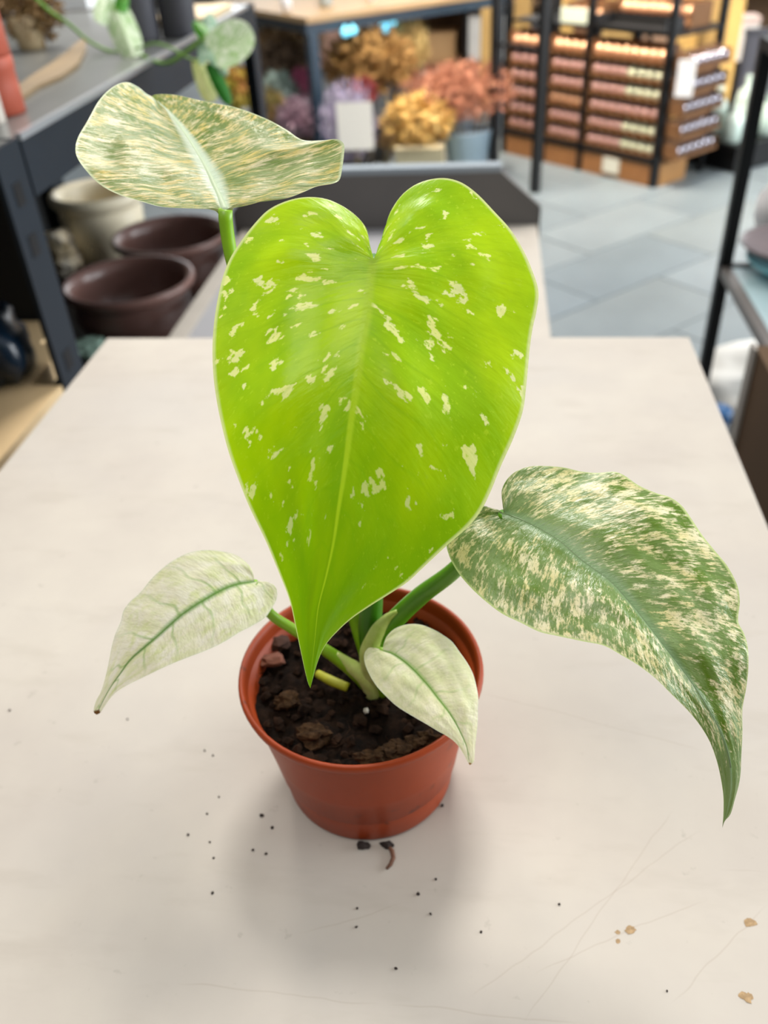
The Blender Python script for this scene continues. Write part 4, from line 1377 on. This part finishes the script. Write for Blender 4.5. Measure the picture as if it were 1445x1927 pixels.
PLX = .32
qbox(PLX, .02, 0, 1.0, .42, .11).build('plinth_base', black, pl)
qbox(PLX - .02, .0, .1105, 1.02, .44, .13).build('plinth_top', black, pl)
pale = mat('pale_green_glass', (206, 224, 214), .12, 0, 0.04, 10, 0, .5)
for i, (a_, b_, r, h) in enumerate(((.22, .10, .045, .17), (.33, .12, .05, .20), (.45, .09, .045, .18), (.57, .12, .05, .19), (.68, .10, .05, .2), (.80, .12, .05, .18), (.28, .26, .05, .22), (.50, .27, .05, .24))):
    p = q0 + pv * (a_ + .14) + pn * b_
    lathe_thing('bottle', [(r * .9, 0), (r, .004), (r, h * .55), (r * .85, h * .68), (r * .35, h * .8), (r * .32, h * .96), (r * .4, h), (r * .3, h), (r * .25, h * .8), (r * .8, h * .5), (r * .8, .01), (0, .01)],
                (p[0], p[1], .1303), pale, ('%s pale green-white bottle from the rack in the %s row on the plinth' % (['nearest', 'second', 'third', 'fourth', 'fifth', 'sixth', 'nearest', 'second'][i], 'front' if i < 6 else 'rear')), 'bottle', 'pale bottles on the plinth', 24)
wb = on(1, 5.3, 1418, 75)
for i, (px, py, Y, w_, h_, c_, lb) in enumerate(((1404, 80, 5.35, .07, .16, (226, 220, 214), 'white carton right of the long pine board'), (1398, 150, 5.2, .10, .30, (84, 84, 94), 'tall dark grey box beside the long pine board'))):
    c = on(1, Y, px, py)
    e = empty('carton', (c[0], Y, 0), lb, 'box')
    if i == 0:
        MB().box((c[0] - .10, Y + .05, .0), (c[0] + .10, Y + .25, c[2] - h_ / 2 - .02)).build('stand', black, e)
        MB().box((c[0] - .07, Y + .06, c[2] - h_ / 2 - .0195), (c[0] + .07, Y + .20, c[2] + h_ / 2)).build('carton_body', mat('carton_%d' % i, c_, .6), e)
        MB().box((c[0] - .073, Y + .057, c[2] + h_ / 2 + .0003), (c[0] + .073, Y + .203, c[2] + h_ / 2 + .03)).build('lid', mat('carton_lid', (214, 190, 180), .6), e)
    else:
        MB().box((c[0] - .02, Y, .0), (c[0] + .09, Y + .045, .52)).build('carton_body', mat('carton_%d' % i, c_, .6), e)
        MB().box((c[0] - .023, Y - .003, .5203), (c[0] + .093, Y + .048, .545)).build('lid', mat('carton_lid_dark', (66, 66, 74), .6), e)

# ------------------------------------------------------------------ black rack on the right
rr = empty('glass_rack', (.5, 1.81, 0), 'thin black metal rack with glass shelf at the right edge', 'shelf')
for (x, y) in ((.488, 1.80), (.488, .95), (.95, 1.80), (.95, .95)):
    MB().box((x, y, 0), (x + .024, y + .024, 1.00)).build('post', black, rr)
grs = mat('taupe_rail', (112, 106, 102), .4, .2)
MB().box((.490, .9745, .578), (.510, 1.7995, .597)).build('shelf_rail', grs, rr)
MB().box((.5125, 1.802, .578), (.9495, 1.822, .597)).build('shelf_rail', black, rr)
MB().box((.5105, .976, .586), (.955, 1.80, .594)).build('glass_shelf', mat('frosted_glass', (178, 200, 204), .15, 0, .03, 5), rr)
MB().box((.488, .95, 1.0005), (.975, 1.825, 1.02)).build('top_frame', black, rr)
g0 = on(2, .60, 1440, 512)
lathe_thing('turquoise_bowl', [(.05, 0), (.055, .001), (.085, .022), (.098, .034), (.096, .036), (.083, .026), (.05, .006), (0, .006)], (g0[0] + .055, g0[1], .5945), mat('turquoise_glaze', (140, 206, 216), .2, 0, .05, 8),
            'turquoise bowl on the glass shelf', 'bowl')
lathe_thing('brown_plate', [(.05, 0), (.06, .001), (.10, .012), (.112, .024), (.110, .027), (.097, .017), (.055, .006), (0, .006)], (g0[0] + .057, g0[1] + .012, .6310), mat('taupe_glaze', (112, 102, 104), .35, 0, .08, 8),
            'taupe-brown plate resting on the turquoise bowl', 'plate')
g1 = on(2, .60, 1462, 455)
lathe_thing('white_vase', [(.04, 0), (.045, .002), (.062, .05), (.060, .09), (.035, .13), (.034, .15), (.040, .156), (.030, .156), (.028, .13), (.05, .08), (.04, .01), (0, .01)], (g1[0] + .012, g1[1] + .03, .5945), mat('white_glaze', (232, 230, 230), .25),
            'white glazed vase standing behind the brown plate', 'vase')
tq = empty('turquoise_box', (.56, 1.75, 1.02), 'pale turquoise storage box on top of the black rack', 'box')
MB().box((.515, 1.55, 1.0203), (.72, 1.78, 1.045)).build('box_base', mat('white_box', (226, 228, 230), .5), tq)
MB().box((.520, 1.555, 1.0453), (.715, 1.775, 1.20)).build('box_body', mat('pale_turquoise', (140, 214, 226), .35), tq)
cb = empty('tall_carton', (.33, .55, 0), 'tall brown cardboard carton in the shade right of the table', 'box')
dcb = mat('brown_carton', (78, 55, 28), .8, 0, .1, 8)
MB().box((.33, .56, 0), (.47, 1.0, .80)).build('carton_body', dcb, cb)
MB().box((.33, .56, .8003), (.398, 1.0, .806)).build('flap', dcb, cb)
MB().box((.402, .56, .8003), (.47, 1.0, .806)).build('flap', dcb, cb)
MB().box((.3255, .985, .20), (.3297, 1.004, .808)).build('edge_tape', mat('grey_tape', (150, 144, 136), .5), cb)
w0 = on(2, .08, 1375, 735)
wbag = MB().blob((0, 0, 0), .13, .5, 12.2, 3, (1.1, .8, .75)).build('paper_bag', mat('white_wrap', (220, 218, 212), .7, 0, .05, 9), smooth=True)
wbag.location = (w0[0] + .03, w0[1], .098)
tag(wbag, 'crumpled white paper bag on the floor between table and rack', 'bag')
b0 = on(2, .25, 1356, 755)
bb = empty('blue_tub', (b0[0], b0[1], 0), 'dark tub with blue lid beside the white paper bag', 'tub')
MB().lathe([(.024, 0), (.026, .003), (.030, .20), (.0, .20)], (b0[0], b0[1], 0), 24).build('tub_body', mat('dark_tub', (50, 52, 56), .5), bb, True)
MB().lathe([(.032, .2005), (.032, .225), (.028, .23), (0, .23)], (b0[0], b0[1], 0), 24).build('lid', mat('blue_lid', (20, 74, 120), .4), bb, True)
